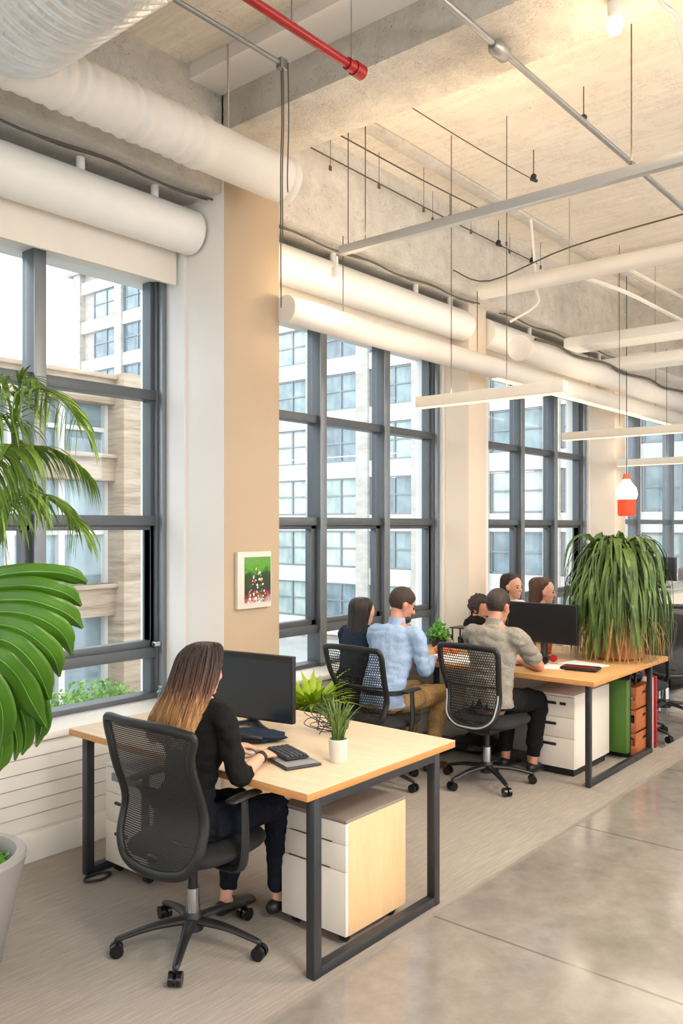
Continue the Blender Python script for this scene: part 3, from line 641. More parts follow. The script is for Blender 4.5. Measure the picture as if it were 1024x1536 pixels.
# added lamps behind and above the camera, out of view, to fill the room
for i, (x, y) in enumerate(((1.5, -1.2), (5.2, -1.2), (9, -1.2), (5.2, -4), (1.5, -4), (1.9, .6))):
    t = thing('fill_lamp', 'square added fill lamp, out of view, %s' % ('near the camera', 'over the middle aisle', 'over the far aisle', 'over the far side of the room', 'in the back corner', 'above the near end of the aisle')[i], 'ceiling light', (x, y, 3.58))
    m = MB(); m.box(-.4, .4, -.4, .4, .02, .1, .01); m.build('housing', 'white', t); m = MB(); m.box(-.36, .36, -.36, .36, .008, .025); m.build('diffuser', 'led', t); m = MB(); m.cyl((0, 0, .1), (0, 0, .87), .01); m.build('hanger_rod', 'wire_l', t)
    k_ = .35 if i == 5 else 1; area('lamp_light', (x, y, 3.57), (0, 0, 0), .7, .7, FILL*k_, (1, .92, .83)); area('ceiling_fill', (x, y, 3.70), (PI, 0, 0), .7, .7, FILL*(1.7 if i < 5 else .7), (1, .87, .74) if i < 5 else (1, .95, .89))  # up-facing halves brighten the ceiling; last lamp added for the near bay

# ================================================================ FURNITURE
def desk(name, lab, x0, x1, y0, y1, fx0, fx1, ends, z=.745, top='ash_top', extra=None, ft=.025, lw=.022):
    t = thing(name, lab, 'desk', ((x0+x1)/2, (y0+y1)/2, 0))
    m = MB(); m.box(x0, x1, y0, y1, z-.006, z, .002)
    if extra: m.box(*extra, z-.006, z, .002)
    m.build('tabletop', top, t, world=True)
    m = MB(); m.box(x0, x1, y0, y1, z-.034, z-.006, .002)
    if extra: m.box(*extra, z-.034, z-.006, .002)
    m.build('tabletop_edge', 'ply_edge', t, world=True)
    for ye in ends:
        for xe in (fx0, fx1): m = MB(); m.box(xe-lw, xe+lw, ye-lw, ye+lw, 0, z-.034, .003); m.build('leg', 'steel_dark', t, world=True)
        m = MB(); m.box(fx0+lw, fx1-lw, ye-lw, ye+lw, 0.002, .042, .003); m.build('floor_bar', 'steel_dark', t, world=True)
        m = MB(); m.box(fx0+lw, fx1-lw, ye-lw, ye+lw, z-.075, z-.034, .003); m.build('top_bar', 'steel_dark', t, world=True)
    m = MB(); m.box(fx1-lw, fx1+lw, min(ends)+lw, max(ends)-lw, z-.075, z-.034, .003); m.build('rear_beam', 'steel_dark', t, world=True)
    return t
desk('desk', 'light wooden desk with dark steel frame where the long-haired woman works', 2.385, 3.435, 2.165, 3.79, 2.462, 3.30, (2.20, 3.735))
desk('bench_desk', 'large light wooden bench desk carrying the big drooping plant', 5.26, 6.66, 2.26, 3.68, 5.44, 6.58, (2.375, 3.6), .75, 'oak_top', (5.26, 6.15, 3.68, 4.06), lw=.018)
# floor glides of the near desk's rear leg
t = thing('cable_loop', 'black cable loop lying at the desk leg by the wall', 'cable', (2.46, 3.70, 0)); m = MB(); m.tube([(.0+.06*math.cos(a/8*2*PI)*1.2, -.05+.04*math.sin(a/8*2*PI), .008+.003*(a % 2)) for a in range(10)], .007, 8, 4); m.build('loop', 'black', t)
def cabinet(lab, x0, x1, y0, y1, z0, z1, draw, side='cab_white', top='cab_white', style='slot', cast=True, grp='drawer cabinets under the desks'):
    t = thing('drawer_cabinet', lab, 'cabinet', ((x0+x1)/2, (y0+y1)/2, 0), 0, grp)
    m = MB(); m.box(x0+.018, x1, y0, y1, z0, z1-.014, .002); m.build('body', side, t, world=True)
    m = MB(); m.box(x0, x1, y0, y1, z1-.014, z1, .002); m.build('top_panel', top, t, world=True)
    h = (z1-.016-z0); acc = z1-.016
    for i, (fr, hw, ho) in enumerate(draw):
        zt_ = acc; zb_ = acc-h*fr; acc = zb_
        m = MB(); m.box(x0, x0+.018, y0+.002, y1-.002, zb_+.0015, zt_-.0015, .001); d = m.build('drawer', 'cab_white', t, world=True)
        m = MB()
        yc = (y0+y1)/2+ho[0]; zc = zt_-ho[1]
        if style == 'slot': m.box(x0-.002, x0+.004, yc-hw, yc+hw, zc-.002, zc+.002)
        elif style == 'pull': m.box(x0-.012, x0+.002, yc-hw, yc+hw, zc-.007, zc+.007, .003)
        else: m.box(x0-.006, x0+.002, yc-hw, yc+hw, zc-.010, zc+.010, .002); m.box(x0-.010, x0-.005, yc-hw+.006, yc+hw-.006, zc-.003, zc+.003)
        if hw: m.build('handle', 'handle_dark', d, world=True)
    if cast:
        for cx in (x0+.05, x1-.05):
            for cy in (y0+.05, y1-.05): m = MB(); m.cyl((cx, cy-.014, z0/2), (cx, cy+.014, z0/2), z0/2-.001, seg=16); m.box(cx-.018, cx+.018, cy-.018, cy+.018, z0-.012, z0); m.build('caster', 'black', t, world=True)
    else: m = MB(); m.box(x0+.03, x1-.03, y0+.02, y1-.02, 0, z0); m.build('plinth', 'black', t, world=True)
    return t
cabinet('drawer cabinet with a pale wood side under the near end of the desk', 2.715, 3.14, 2.245, 2.62, .045, .535, ((.19, .12, (.01, .088)), (.24, .12, (.02, .11)), (.57, 0, (0, .1))), 'ash_side', 'cab_top')  # top panel takes a darker grey for the shade under the desk
c_ = cabinet('white two-handled drawer cabinet beside the panelled wall, behind the mesh chair', 2.54, 3.02, 3.36, 3.70, .055, .555, ((.26, .0, (.0, .08)), (.30, .05, (.03, .045)), (.44, .05, (.03, .055))), style='pull')
m = MB(); m.box(2.534, 2.541, 3.40, 3.64, .475, .515, .002); o = m.build('label_strip', 'linen', c_, world=True); o['label'] = 'grey patterned label strip'
c_ = cabinet('cream three-drawer cabinet with recessed pulls under the bench desk', 5.57, 6.18, 2.535, 2.90, .055, .575, ((.29, .055, (.01, .05)), (.29, .055, (.01, .05)), (.42, .055, (.01, .05))), style='recess', cast=False)
m = MB(); m.box(5.566, 5.571, 2.60, 2.645, .50, .52); m.build('label_holder', 'handle_dark', c_, world=True)
m = MB(); m.box(6.0, 6.05, 2.95, 4.05, .0, .70, .003); solo(m, 'modesty_panel', 'cab_white', 'tall white panel under the bench desk behind the drawer cabinet', 'panel')
m = MB(); m.box(6.24, 6.31, 2.425, 2.80, .05, .60, .004); solo(m, 'green_board', 'green_board', 'bright green upright board standing beside the cream cabinet', 'board')
m = MB(); m.box(6.315, 6.345, 2.43, 2.80, .0, .62, .004); solo(m, 'black_folder', 'black', 'black upright board standing behind the green one', 'board')
# wooden crates stacked at the end of the bench desk
for i in range(3):
    z = .01+i*.175
    t = thing('wooden_crate', ('reddish wooden crate at the bottom of the stack by the bench desk', 'reddish wooden crate in the middle of the stack, dark things inside', 'reddish wooden crate on top of the stack with papers inside')[i], 'crate', (6.53, 2.53, z), 0, 'wooden crates at the bench desk')
    m = MB(); m.box(-.17, .17, -.13, -.115, 0, .17, .002); m.box(-.17, .17, .115, .13, 0, .17, .002); m.box(.155, .17, -.115, .115, 0, .17, .002); m.box(-.17, .17, -.13, .13, 0, .012); m.build('body', 'crate_wood', t)
    m = MB(); m.box(-.172, -.157, -.13, .13, 0, .075, .002); m.box(-.172, -.157, -.13, .13, .135, .17, .002) if i < 2 else m.box(-.172, -.157, -.13, .13, .1, .17, .002); m.build('front_slat', 'crate_wood', t)
    m = MB(); m.box(-.03, .03, -.133, -.129, .11, .13, .002); m.build('hand_hole', 'black', t)
    m = MB(); m.box(-.15, .1, -.1, .1, .013, .12, .01); m.build('contents', ('orange', 'black', 'paper')[i], t)
m = MB(); m.box(6.71, 6.735, 2.40, 2.66, 0, .56, .004); solo(m, 'white_board', 'white', 'white upright board leaning next to the wooden crates', 'board')
m = MB(); m.box(6.74, 6.76, 2.38, 2.66, 0, .57, .004); solo(m, 'red_board', 'red', 'dark red upright board standing last beside the crates', 'board')

# monitors
def monitor(lab, loc, rz, w, h, zb_, mat, stand='v'):
    t = thing('monitor', lab, 'monitor', loc, rz)      # local: screen faces -x
    m = MB(); m.box(-.012, .022, -w/2, w/2, zb_, zb_+h, .006); m.build('casing', 'black', t)
    m = MB(); m.box(-.014, -.011, -w/2+.006, w/2-.006, zb_+.012, zb_+h-.006); m.build('screen', mat, t)
    m = MB(); m.box(-.0145, -.0115, -w/2+.001, w/2-.001, zb_+h-.028 if stand == 'v' else zb_+.001, zb_+h-.001 if stand == 'v' else zb_+.011); m.build('bezel', 'black' if stand != 'v' else 'screen2', t)
    m = MB()
    if stand == 'v':
        m.loft([(.035, 0, zb_+.12, .035, .012), (.045, 0, .12, .032, .012), (.03, 0, .03, .036, .014), (0, 0, .012, .05, .008)], 16, (0, 1, 0), 4, True, False)
        m.build('stand_neck', 'steel_dark', t)
        m = MB()
        for s_ in (-1, 1): m.loft([(.03, 0, .02, .03, .012), (-.03, s_*.08, .011, .028, .007), (-.08, s_*.19, .008, .02, .005)], 12, (.3, 1, 0), 4)
        m.build('stand_foot', 'steel_dark', t)
    else:
        m.cyl((.03, 0, .01), (.03, 0, zb_+.15), .026, .022, 16); m.build('stand_neck', 'steel_dark', t); m = MB(); m.lathe([(0, 0), (.1, 0), (.1, .008), (.03, .016), (0, .016)], (.02, 0, 0)); m.build('stand_foot', 'steel_dark', t)
    return t
monitor('dark computer monitor on the desk of the long-haired woman', (3.0, 3.12, .745), .17, .54, .335, .04, 'screen')
monitor('black computer monitor on the bench desk in front of the grey-shirted man', (5.93, 2.96, .75), 0, .57, .30, .125, 'screen2', 'round')
monitor('dark monitor on the far white counter beyond the drooping plant', (9.5, 3.28, 1.08), 2.6, .42, .26, .08, 'screen2', 'round')

# things on the near desk
t = thing('keyboard', 'small black keyboard resting on the grey folio at the woman\'s hands', 'keyboard', (2.69, 2.56, .766), -.35)
m = MB(); m.box(-.055, .055, -.10, .10, 0, .010, .003); m.build('keyboard_base', 'black', t)
m = MB()
for i in range(5):
    for j in range(11): m.box(-.05+i*.0205, -.034+i*.0205, -.096+j*.0176, -.083+j*.0176, .010, .017, .0015)
kc = m.build('keys', plain('keycap', '3a3d42', .5), t)
t = thing('tablet_folio', 'grey and black tablet folio lying open under the keyboard', 'tablet case', (2.68, 2.55, .7455), -.35)
m = MB(); m.box(-.085, .085, -.16, .15, 0, .012, .005); m.build('lower_cover', 'steel_dark', t); m = MB(); m.box(-.078, .078, -.152, .142, .012, .0155, .002); m.build('pad', 'linen', t)
t = thing('document_bag', 'dark crumpled cloth sleeve lying under the monitor', 'bag', (2.82, 2.92, .7455), .5)
m = MB(); m.ell((0, 0, .022), (.10, .17, .024), sub=4, fn=lambda c: 1+.18*noise.noise(c*2.3)+.05*noise.noise(c*7)); m.build('sleeve', 'navy_cloth', t); m = MB(); m.tube([(-.09, -.08, .03), (-.11, 0, .045), (-.09, .09, .032)], .009, 8, 5); m.build('handle', 'black', t)
t = thing('computer_mouse', 'pale grey computer mouse beside the woman\'s hands', 'mouse', (2.61, 2.72, .7455), .2)
m = MB(); m.ell((0, 0, .012), (.052, .030, .020), sub=3, fn=lambda c: 1 if c.z > -.5 else .8); m.build('shell', 'conduit_l', t)
# grass plant in its pot
def grass_pot(name, lab, loc, r0, r1, h, n, L0, mat, pot, spread=.9, w=.004, seed=1):
    rn = random.Random(seed); t = thing(name, lab, 'potted plant', loc)
    m = MB(); m.lathe([(0, 0), (r0, 0), (r0+.003, .006), (r1, h-.004), (r1-.003, h), (r1-.007, h-.003), (r1-.009, h-.02), (0, h-.022)], seg=40); m.build('pot', pot, t)
    m = MB(); m.lathe([(0, h-.014), (r1-.011, h-.016), (r1-.011, h-.024), (0, h-.024)], seg=24); m.build('soil', 'soil', t)
    m = MB(); m.norecalc = True
    for k in range(n):
        a = rn.uniform(0, 2*PI); b = rn.random()**.7*r1*.5; L = L0*rn.uniform(.55, 1.1); lean = spread*rn.uniform(.1, 1)
        p = Vector((b*math.cos(a), b*math.sin(a), h-.02)); pts = [p]; el = PI/2-.15*lean
        for i in range(8):
            el -= lean*(.05+.035*i); p = p+Vector((math.cos(a)*math.cos(el), math.sin(a)*math.cos(el), math.sin(el)))*L/8; pts.append(p)
        ws = [w*rn.uniform(.7, 1.2)*x for x in (.8, 1, 1, 1, .95, .85, .65, .4, .06)]
        m.strip(pts, ws, (-math.sin(a), math.cos(a), .01) if False else Vector((math.cos(a), math.sin(a), .3)), .35)
    m.build('leaves', mat, t, smooth=False, thick=.0006); return t
grass_pot('potted_grass', 'green spiky grass plant in a small cream pot on the near desk corner', (2.80, 2.36, .7455), .034, .043, .10, 60, .20, 'leaf_grass', 'pot_white', .95, .0055)
# wire basket / stand beyond the desk's plant
t = thing('wire_sculpture', 'black looped wire stand on the desk behind the grass pot', 'wire stand', (3.16, 2.74, .7455))
m = MB(); rn = random.Random(4)
for k in range(7):
    a = k*.9; rr = .05+.02*(k % 3); m.tube([(rr*math.cos(a+q)*(1+.3*math.sin(q*2)), rr*math.sin(a+q)*1.2, .015+.02*k*(.6+.4*math.sin(q+a))) for q in [i*2*PI/9 for i in range(10)]], .0022, 6, 3)
for k in range(4): m.tube([(.06*math.cos(k*1.6), .06*math.sin(k*1.6), 0), (.02*math.cos(k*1.6+.6), .05*math.sin(k*1.6+1), .1), (-.03+.02*k, .03*math.sin(k), .19)], .0025, 6, 3)
m.build('wire', 'black', t)
# lime plant standing by the second window
t = thing('lime_plant', 'yellow-green leafy plant in a glass-grey pot by the window behind the monitor', 'potted plant', (4.28, 3.84, 0))
m = MB(); m.lathe([(0, 0), (.13, 0), (.17, .52), (.155, .52), (.14, .46), (0, .46)], seg=32); m.build('pot', 'pot_grey', t)
m = MB(); m.norecalc = True; rn = random.Random(9)
for k in range(120):
    a = rn.uniform(0, 2*PI); p = Vector((.03*math.cos(a), .03*math.sin(a), .48)); el = PI/2-rn.uniform(.1, .7); L = rn.uniform(.2, .42); pts = [p]
    for i in range(7): el -= .16; p = p+Vector((math.cos(a)*math.cos(el), math.sin(a)*math.cos(el), math.sin(el)))*L/7; pts.append(p)
    m.strip(pts, [.003, .006, .014, .022, .022, .014, .006, .001], Vector((math.cos(a), math.sin(a), .3)), .2)
m.build('leaves', 'leaf_lime', t, smooth=False, thick=.0006)
t = thing('glass_jar', 'small glass jar on the window sill behind the woman\'s head', 'jar', (3.30, 4.2, .669)); m = MB(); m.lathe([(0, 0), (.035, 0), (.04, .01), (.04, .07), (.028, .085), (.028, .10), (.025, .10), (.025, .086), (.036, .07), (.036, .012), (0, .01)], seg=28); m.build('glass', 'glass_jar', t); m = MB(); m.lathe([(0, .10), (.03, .10), (.03, .112), (0, .112)], seg=24); m.build('lid', 'chrome', t)
# picture on the near column
t = thing('framed_picture', 'small framed abstract flower painting on the near column', 'picture', (3.68, 3.80, 1.255))
m = MB(); m.box(-.145, .145, -.02, .008, 0, .352, .004)
m.build('frame', 'pot_white', t)
ar = NT('abstract_flowers'); v = ar.coord(); vo = ar.N('ShaderNodeTexVoronoi'); vo.inputs['Scale'].default_value = 62; wv = ar.mix(.03, v, ar.N('ShaderNodeTexNoise').outputs['Color']); ar.L(v, vo.inputs['Vector'])
s_ = ar.N('ShaderNodeSeparateXYZ'); ar.L(v, s_.inputs[0]); nz = ar.noise(v, 24, 5, .7)
g = ar.math('ADD', ar.math('DIVIDE', s_.outputs['Z'], .35), ar.math('MULTIPLY', ar.math('SUBTRACT', nz, .5), .7))
bgc = ar.ramp(g, [(.05, hx('b9c2bd')), (.2, hx('7a2430')), (.32, hx('20301f')), (.6, hx('1f3d1c')), (.75, hx('4f9418')), (.95, hx('5f8f5a'))])
sc_ = ar.N('ShaderNodeSeparateColor'); ar.L(vo.outputs['Color'], sc_.inputs[0])
dots = ar.ramp(sc_.outputs[0], [(0, hx('f0efe6')), (.3, hx('d9c94a')), (.5, hx('c23a62')), (.7, hx('e9a7b5')), (.85, hx('3f8f20'))], 'CONSTANT')
xx = ar.math('ABSOLUTE', ar.math('SUBTRACT', s_.outputs['X'], .02)); tri = ar.math('LESS_THAN', ar.math('ADD', ar.math('MULTIPLY', xx, 2.4), s_.outputs['Z']), .285)
ar.base(ar.mix(ar.math('MULTIPLY', tri, ar.math('MULTIPLY', ar.math('GREATER_THAN', sc_.outputs[1], .42), ar.math('LESS_THAN', vo.outputs['Distance'], .5))), bgc, dots), .6); M['art'] = ar.m
m = MB(); m.box(-.088, .135, -.024, -.018, .035, .318); o = m.build('painting', 'art', t); o['label'] = 'green painting with yellow and pink flowers'
# grey planter with the palm
t = thing('palm_plant', 'feathery palm growing from the round grey planter by the window', 'potted plant', (1.58, 3.33, 0))
m = MB(); m.lathe([(0, 0), (.165, 0), (.175, .01), (.265, .40), (.275, .445), (.268, .458), (.235, .458), (.225, .44), (.215, .40), (0, .40)], seg=56); m.build('pot', 'pot_grey', t)
m = MB(); m.lathe([(0, .412), (.21, .408), (.21, .40), (0, .40)], seg=32); m.build('soil', 'soil', t)
m = MB(); m.norecalc = True; rn = random.Random(2)
for k in range(260):
    a = rn.uniform(0, 2*PI); b = .2*math.sqrt(rn.random()); p = Vector((b*math.cos(a), b*math.sin(a), .41)); a2 = rn.uniform(0, 2*PI); el = rn.uniform(.4, 1.4); d = Vector((math.cos(a2)*math.cos(el), math.sin(a2)*math.cos(el), math.sin(el)))
    m.strip([p, p+d*.02, p+d*.035+Vector((0, 0, -.003)), p+d*.045+Vector((0, 0, -.012))], [.002, .008, .007, .001], Vector((math.cos(a2), math.sin(a2), .3)), .2)
m.build('ground_cover', 'leaf_herb', t, smooth=False)
crown = pt(22, 640, D=2.95); base = Vector((1.56, 3.36, .40))
m = MB(); m.loft([tuple(base)+(.022,), tuple(base.lerp(crown, .4)+Vector((-.06, .02, .05)))+(.018,), tuple(crown+Vector((-.02, 0, -.25)))+(.016,), tuple(crown)+(.013,)], 12, None, 6); m.build('stem', 'leaf_deep', t, world=True)
def frond(pts, D, nleaf, L, w, sag, seed, taper=.35):
    rn = random.Random(seed); ctr = cr([tuple(pt(u, v_, D=D+dd)) for u, v_, dd in pts], 8); m = MB(); m.norecalc = True
    m.loft([c+(.006*(1-.7*i/len(ctr)),) for i, c in enumerate(ctr)], 6, None, 0, True, False)
    C = [Vector(c) for c in ctr]; n = len(C)
    for i in range(nleaf):
        f = .06+.94*i/nleaf; q = f*(n-1); j = min(int(q), n-2); p = C[j].lerp(C[j+1], q-j); T = (C[j+1]-C[j]).normalized()
        side = T.cross(Vector((0, 0, 1))); side = side.normalized() if side.length > .01 else Vector((1, 0, 0))
        l = L*(1-taper*abs(f-.45)*2)*rn.uniform(.85, 1.1)
        for s_ in (-1, 1):
            d = (T*rn.uniform(.55, .9)+side*s_*rn.uniform(.6, .95)+Vector((0, 0, rn.uniform(-.25, .25)))).normalized(); a = [p]; x = p.copy()
            for k in range(6): d = (d+Vector((0, 0, -sag*(.18+.07*k)))).normalized(); x = x+d*l/6; a.append(x.copy())
            m.strip(a, [w*y for y in (.5, 1, 1, .9, .7, .45, .08)], Vector((0, 0, 1)) if abs(d.z) < .95 else T, .3)
    m.build('frond', 'leaf_palm', t, world=True, smooth=False)
cu = (22, 640)
frond([(22, 650, 0), (28, 600, -.05), (60, 583, -.1), (95, 600, -.15), (118, 632, -.18)], 2.95, 34, .25, .0048, 1.0, 1)
frond([(22, 655, 0), (40, 668, .03), (75, 672, .06), (108, 690, .08), (134, 715, .1)], 2.95, 34, .25, .0048, 1.0, 2)
frond([(22, 700, 0), (45, 735, -.05), (75, 745, -.1), (100, 765, -.1), (118, 790, -.12)], 2.95, 32, .22, .0048, .9, 3)
frond([(22, 655, 0), (0, 620, -.1), (-40, 620, -.2), (-80, 660, -.25)], 2.95, 30, .26, .005, 1.0, 4)
frond([(22, 650, 0), (10, 590, .1), (-10, 560, .15), (-40, 570, .2)], 2.95, 28, .24, .005, .8, 5)
frond([(20, 680, 0), (-10, 690, -.2), (-30, 720, -.3), (-50, 770, -.35)], 2.95, 30, .24, .005, 1.0, 6)
frond([(20, 690, 0), (20, 668, -.1), (10, 672, -.22), (-5, 700, -.3)], 2.95, 26, .24, .005, 1.0, 7)
frond([(22, 640, 0), (30, 575, 0), (36, 566, .0), (52, 570, -.02), (62, 585, -.03)], 2.95, 16, .10, .006, .3, 8)
frond([(20, 760, 0), (30, 740, -.1), (20, 735, -.2), (5, 760, -.3), (-5, 800, -.3)], 2.95, 26, .22, .005, 1.0, 9)
# monstera
t = thing('monstera_plant', 'large glossy monstera leaves with deep splits in front of the window sill', 'potted plant', (1.0, 2.75, 0))
m = MB(); m.lathe([(0, 0), (.14, 0), (.2, .38), (.185, .38), (.17, .34), (0, .34)], seg=40); m.build('pot', 'pot_grey', t)
m = MB(); m.lathe([(0, .35), (.168, .346), (.168, .338), (0, .338)], seg=24); m.build('soil', 'soil', t)
SC = 1/4.267
def P_(x, y, dd=0, D=2.3): return pt(x*SC, 830+y*SC, D=D+dd)
def lobe(m, pts, ws, D=2.3):
    """one finger of a split leaf: a cupped blade"""
    c = cr([(x, y, w_, d_) for (x, y, d_), w_ in zip(pts, ws)], 7); n = len(c); rows = []
    for i in range(n):
        x, y, w_, dd = c[i]; x2, y2 = c[min(i+1, n-1)][:2]; x1, y1 = c[max(i-1, 0)][:2]; tx, ty = x2-x1, y2-y1; l = math.hypot(tx, ty) or 1; nx, ny = -ty/l, tx/l
        row = []
        for j in range(7):
            q = (j-3)/3; ww = w_*(1.12+(.34 if i < n*.85 else .1)*min(1, i/n*1.4)); row.append(m.b.verts.new(P_(x+nx*ww*q*.5, y+ny*ww*q*.5, dd+.006*q*q-.004*(j == 3)+.004*q, D)))
        rows.append(row)
    for a_, b_ in zip(rows, rows[1:]):
        for j in range(6): m.b.faces.new((a_[j], a_[j+1], b_[j+1], b_[j]))
def mleaf(name, lobes, D, mid):
    m = MB(); m.norecalc = True
    for pts, ws in lobes: lobe(m, pts, ws, D)
    o = m.build(name, 'leaf_monstera', t, world=True, thick=.0016)
    m = MB(); m.loft([tuple(P_(x, y, dd-.006, D))+(r,) for x, y, dd, r in mid], 8, None, 6)
    for pts, ws in lobes: m.loft([tuple(P_(x, y, dd-.006, D))+(.0022*(1-.8*i_/len(pts)),) for i_, (x, y, dd) in enumerate(pts)], 6, None, 5)
    m.build('midrib', 'leaf_herb', o, world=True)
    return o
W = lambda w: w
mleaf('leaf', [
 ([(-200, 190, .02), (0, 140, 0), (180, 118, -.01), (360, 122, 0), (480, 148, .02), (556, 188, .05)], [90, 92, 84, 72, 68, 20]),
 ([(-230, 250, .02), (-20, 215, 0), (180, 205, -.015), (350, 232, -.01), (450, 275, .02), (520, 335, .06)], [96, 100, 96, 88, 80, 14]),
 ([(-260, 320, .02), (-20, 300, 0), (180, 300, -.02), (340, 345, -.01), (450, 400, .02), (528, 478, .07)], [104, 106, 102, 100, 92, 14]),
 ([(-290, 400, .02), (-40, 375, 0), (150, 385, -.02), (310, 445, -.01), (410, 530, .02), (462, 655, .08)], [112, 112, 112, 112, 100, 12]),
 ([(-320, 480, .02), (-60, 455, 0), (110, 480, -.02), (255, 570, -.01), (345, 670, .02), (380, 790, .08)], [116, 118, 122, 118, 104, 12]),
 ([(-350, 570, .02), (-90, 545, 0), (60, 570, -.02), (190, 680, -.01), (270, 810, .02), (315, 935, .06)], [120, 122, 126, 124, 112, 30]),
 ([(-380, 660, .02), (-130, 640, 0), (0, 680, -.02), (120, 800, 0), (200, 950, .03), (300, 1120, .08)], [120, 124, 130, 130, 118, 16]),
 ([(-420, 750, .02), (-190, 740, 0), (-80, 800, -.01), (0, 950, 0), (20, 1100, .03), (0, 1250, .08)], [120, 124, 130, 130, 110, 12])],
 2.3, [(-60, 60, .0, .006), (-160, 300, 0, .006), (-330, 620, 0, .005), (-420, 850, .03, .003)])
mleaf('leaf', [
 ([(40, 690, .06), (130, 740, .05), (205, 850, .04), (250, 980, .05), (268, 1100, .08), (232, 1238, .12)], [60, 100, 112, 104, 80, 10]),
 ([(0, 760, .06), (70, 850, .05), (120, 970, .04), (160, 1090, .05), (165, 1200, .08), (140, 1290, .12)], [80, 100, 100, 90, 66, 10]),
 ([(-60, 800, .06), (0, 900, .05), (60, 1020, .04), (95, 1130, .05), (110, 1230, .08), (95, 1325, .12)], [80, 96, 84, 66, 50, 10]),
 ([(-120, 850, .06), (-60, 960, .05), (-10, 1080, .04), (15, 1200, .05), (10, 1310, .08), (-20, 1410, .12)], [90, 110, 112, 104, 80, 10])],
 2.34, [(20, 650, .06, .006), (-40, 760, .06, .005), (-120, 900, .07, .003)])
for k, (u, v_) in enumerate(((-14, 842), (5, 985))):
    e = pt(u, v_, D=2.3+.06*k); b_ = Vector((.98+.03*k, 2.74, .34)); m = MB(); m.loft([tuple(b_)+(.009,), tuple(b_.lerp(e, .5)+Vector((-.1, .1, .12)))+(.008,), tuple(e+Vector((-.03, .03, .06)))+(.006,), tuple(e)+(.006,)], 8, None, 6); m.build('leaf_stalk', 'leaf_herb', t, world=True)
# the big drooping plant on the bench desk
PLX = 1
t = thing('drooping_plant', 'large shaggy plant with long drooping green leaves on the bench desk', 'potted plant', (6.36, 2.55, .751), 0, None, .96)
m = MB(); m.lathe([(0, 0), (.20, 0), (.22, .02), (.20, .16), (.17, .30), (.15, .3), (0, .28)], seg=32); m.build('pot', 'crate_wood', t)
m = MB(); m.loft([(0, 0, .2, .12), (0, 0, .45, .08), (.01, 0, .75, .05)], 14, None, 3); m.build('trunk', 'leaf_dry', t)
m = MB(); m.norecalc = True; rn = random.Random(8); md = MB(); md.norecalc = True
def dleaf(m, a, z0, out, top, drop, w, rn):
    """arches out of the crown and hangs down"""
    ca, sa = math.cos(a), math.sin(a); pts = []; wob = rn.uniform(-1, 1)
    for i in range(13):
        q = i/12; r_ = .02+out*(1-(1-min(1, q*1.5))**2)*(1+.06*q); z = z0+top*math.sin(min(1, q*2.6)*PI*.5)*(1 if q < .38 else 1) - drop*max(0, q-.24)**1.25/.76**1.25
        wb = wob*q*q*.10; pts.append(Vector((ca*r_-sa*wb, sa*r_+ca*wb, max(.006, z))))
    ws = [w*x for x in (.35, .6, .85, 1, 1, 1, .95, .9, .8, .65, .48, .28, .04)]
    m.strip(pts, ws, Vector((ca, sa, .45)), .25)
for k in range(640):
    a = rn.uniform(0, 2*PI); lay = rn.random(); out = .12+.27*rn.random()**.7; z0 = .50+.30*lay
    top = rn.uniform(.05, .2)*(1.2 if lay > .7 else .7); drop = min(z0+top-.02, rn.uniform(.30, .85))
    dleaf(m, a, z0, out, top, drop, rn.uniform(.004, .012) if k % 6 else rn.uniform(.018, .027), rn)
for k in range(60):
    a = rn.uniform(0, 2*PI); dleaf(m, a, .74, rn.uniform(.10, .40), rn.uniform(.14, .27), rn.uniform(.12, .55), rn.uniform(.018, .034), rn)
for k in range(150):
    a = rn.uniform(0, 2*PI); dleaf(md, a, rn.uniform(.2, .4), .24+.14*rn.random(), .03, .45, rn.uniform(.003, .007), rn)
m.build('leaves', 'leaf_deep', t, smooth=False, thick=.0008); md.build('dry_leaves', 'leaf_dry', t, smooth=False)

# things on the bench desk
def pot_small(name, lab, loc, mat, h, r, leafmat, seed, n=70):
    t = thing(name, lab, 'potted plant', loc); rn = random.Random(seed)
    m = MB(); m.lathe([(0, 0), (r*.85, 0), (r, h), (r-.008, h), (r-.012, h-.02), (0, h-.02)], seg=28); m.build('pot', mat, t)
    m = MB(); m.norecalc = True
    for k in range(n*3):
        a = rn.uniform(0, 2*PI); b = rn.uniform(0, 1.0)*r*1.5; z = h-.02+rn.uniform(0, 1)*r*2*(1-b/(r*2)); p = Vector((b*math.cos(a), b*math.sin(a), z)); d = Vector((rn.gauss(0, 1), rn.gauss(0, 1), rn.gauss(.4, .6))).normalized(); m.strip([p, p+d*.012, p+d*.026, p+d*.04], [.002, .012, .012, .001], (0, 0, 1), .2)
    m.build('leaves', leafmat, t, smooth=False); return t
pot_small('potted_herb', 'bushy bright green herb in a dark pot at the window end of the bench desk', (5.98, 3.93, .751), 'black', .09, .07, 'leaf_herb', 3)
t = thing('desk_organizer', 'black metal-framed desk organizer beside the herb pot', 'desk organizer', (6.06, 3.75, .751)); m = MB()
for sx_ in (-1, 1):
    for sy_ in (-1, 1): m.box(sx_*.06-.005, sx_*.06+.005, sy_*.06-.005, sy_*.06+.005, 0, .16)
m.box(-.08, .08, -.09, .08, .16, .17, .003); m.box(-.065, .065, -.065, .065, 0, .01); m.build('frame', 'black', t); m = MB(); m.box(-.03, .03, -.03, .03, .01, .09, .006); m.build('black_box', 'black_gloss', t); 
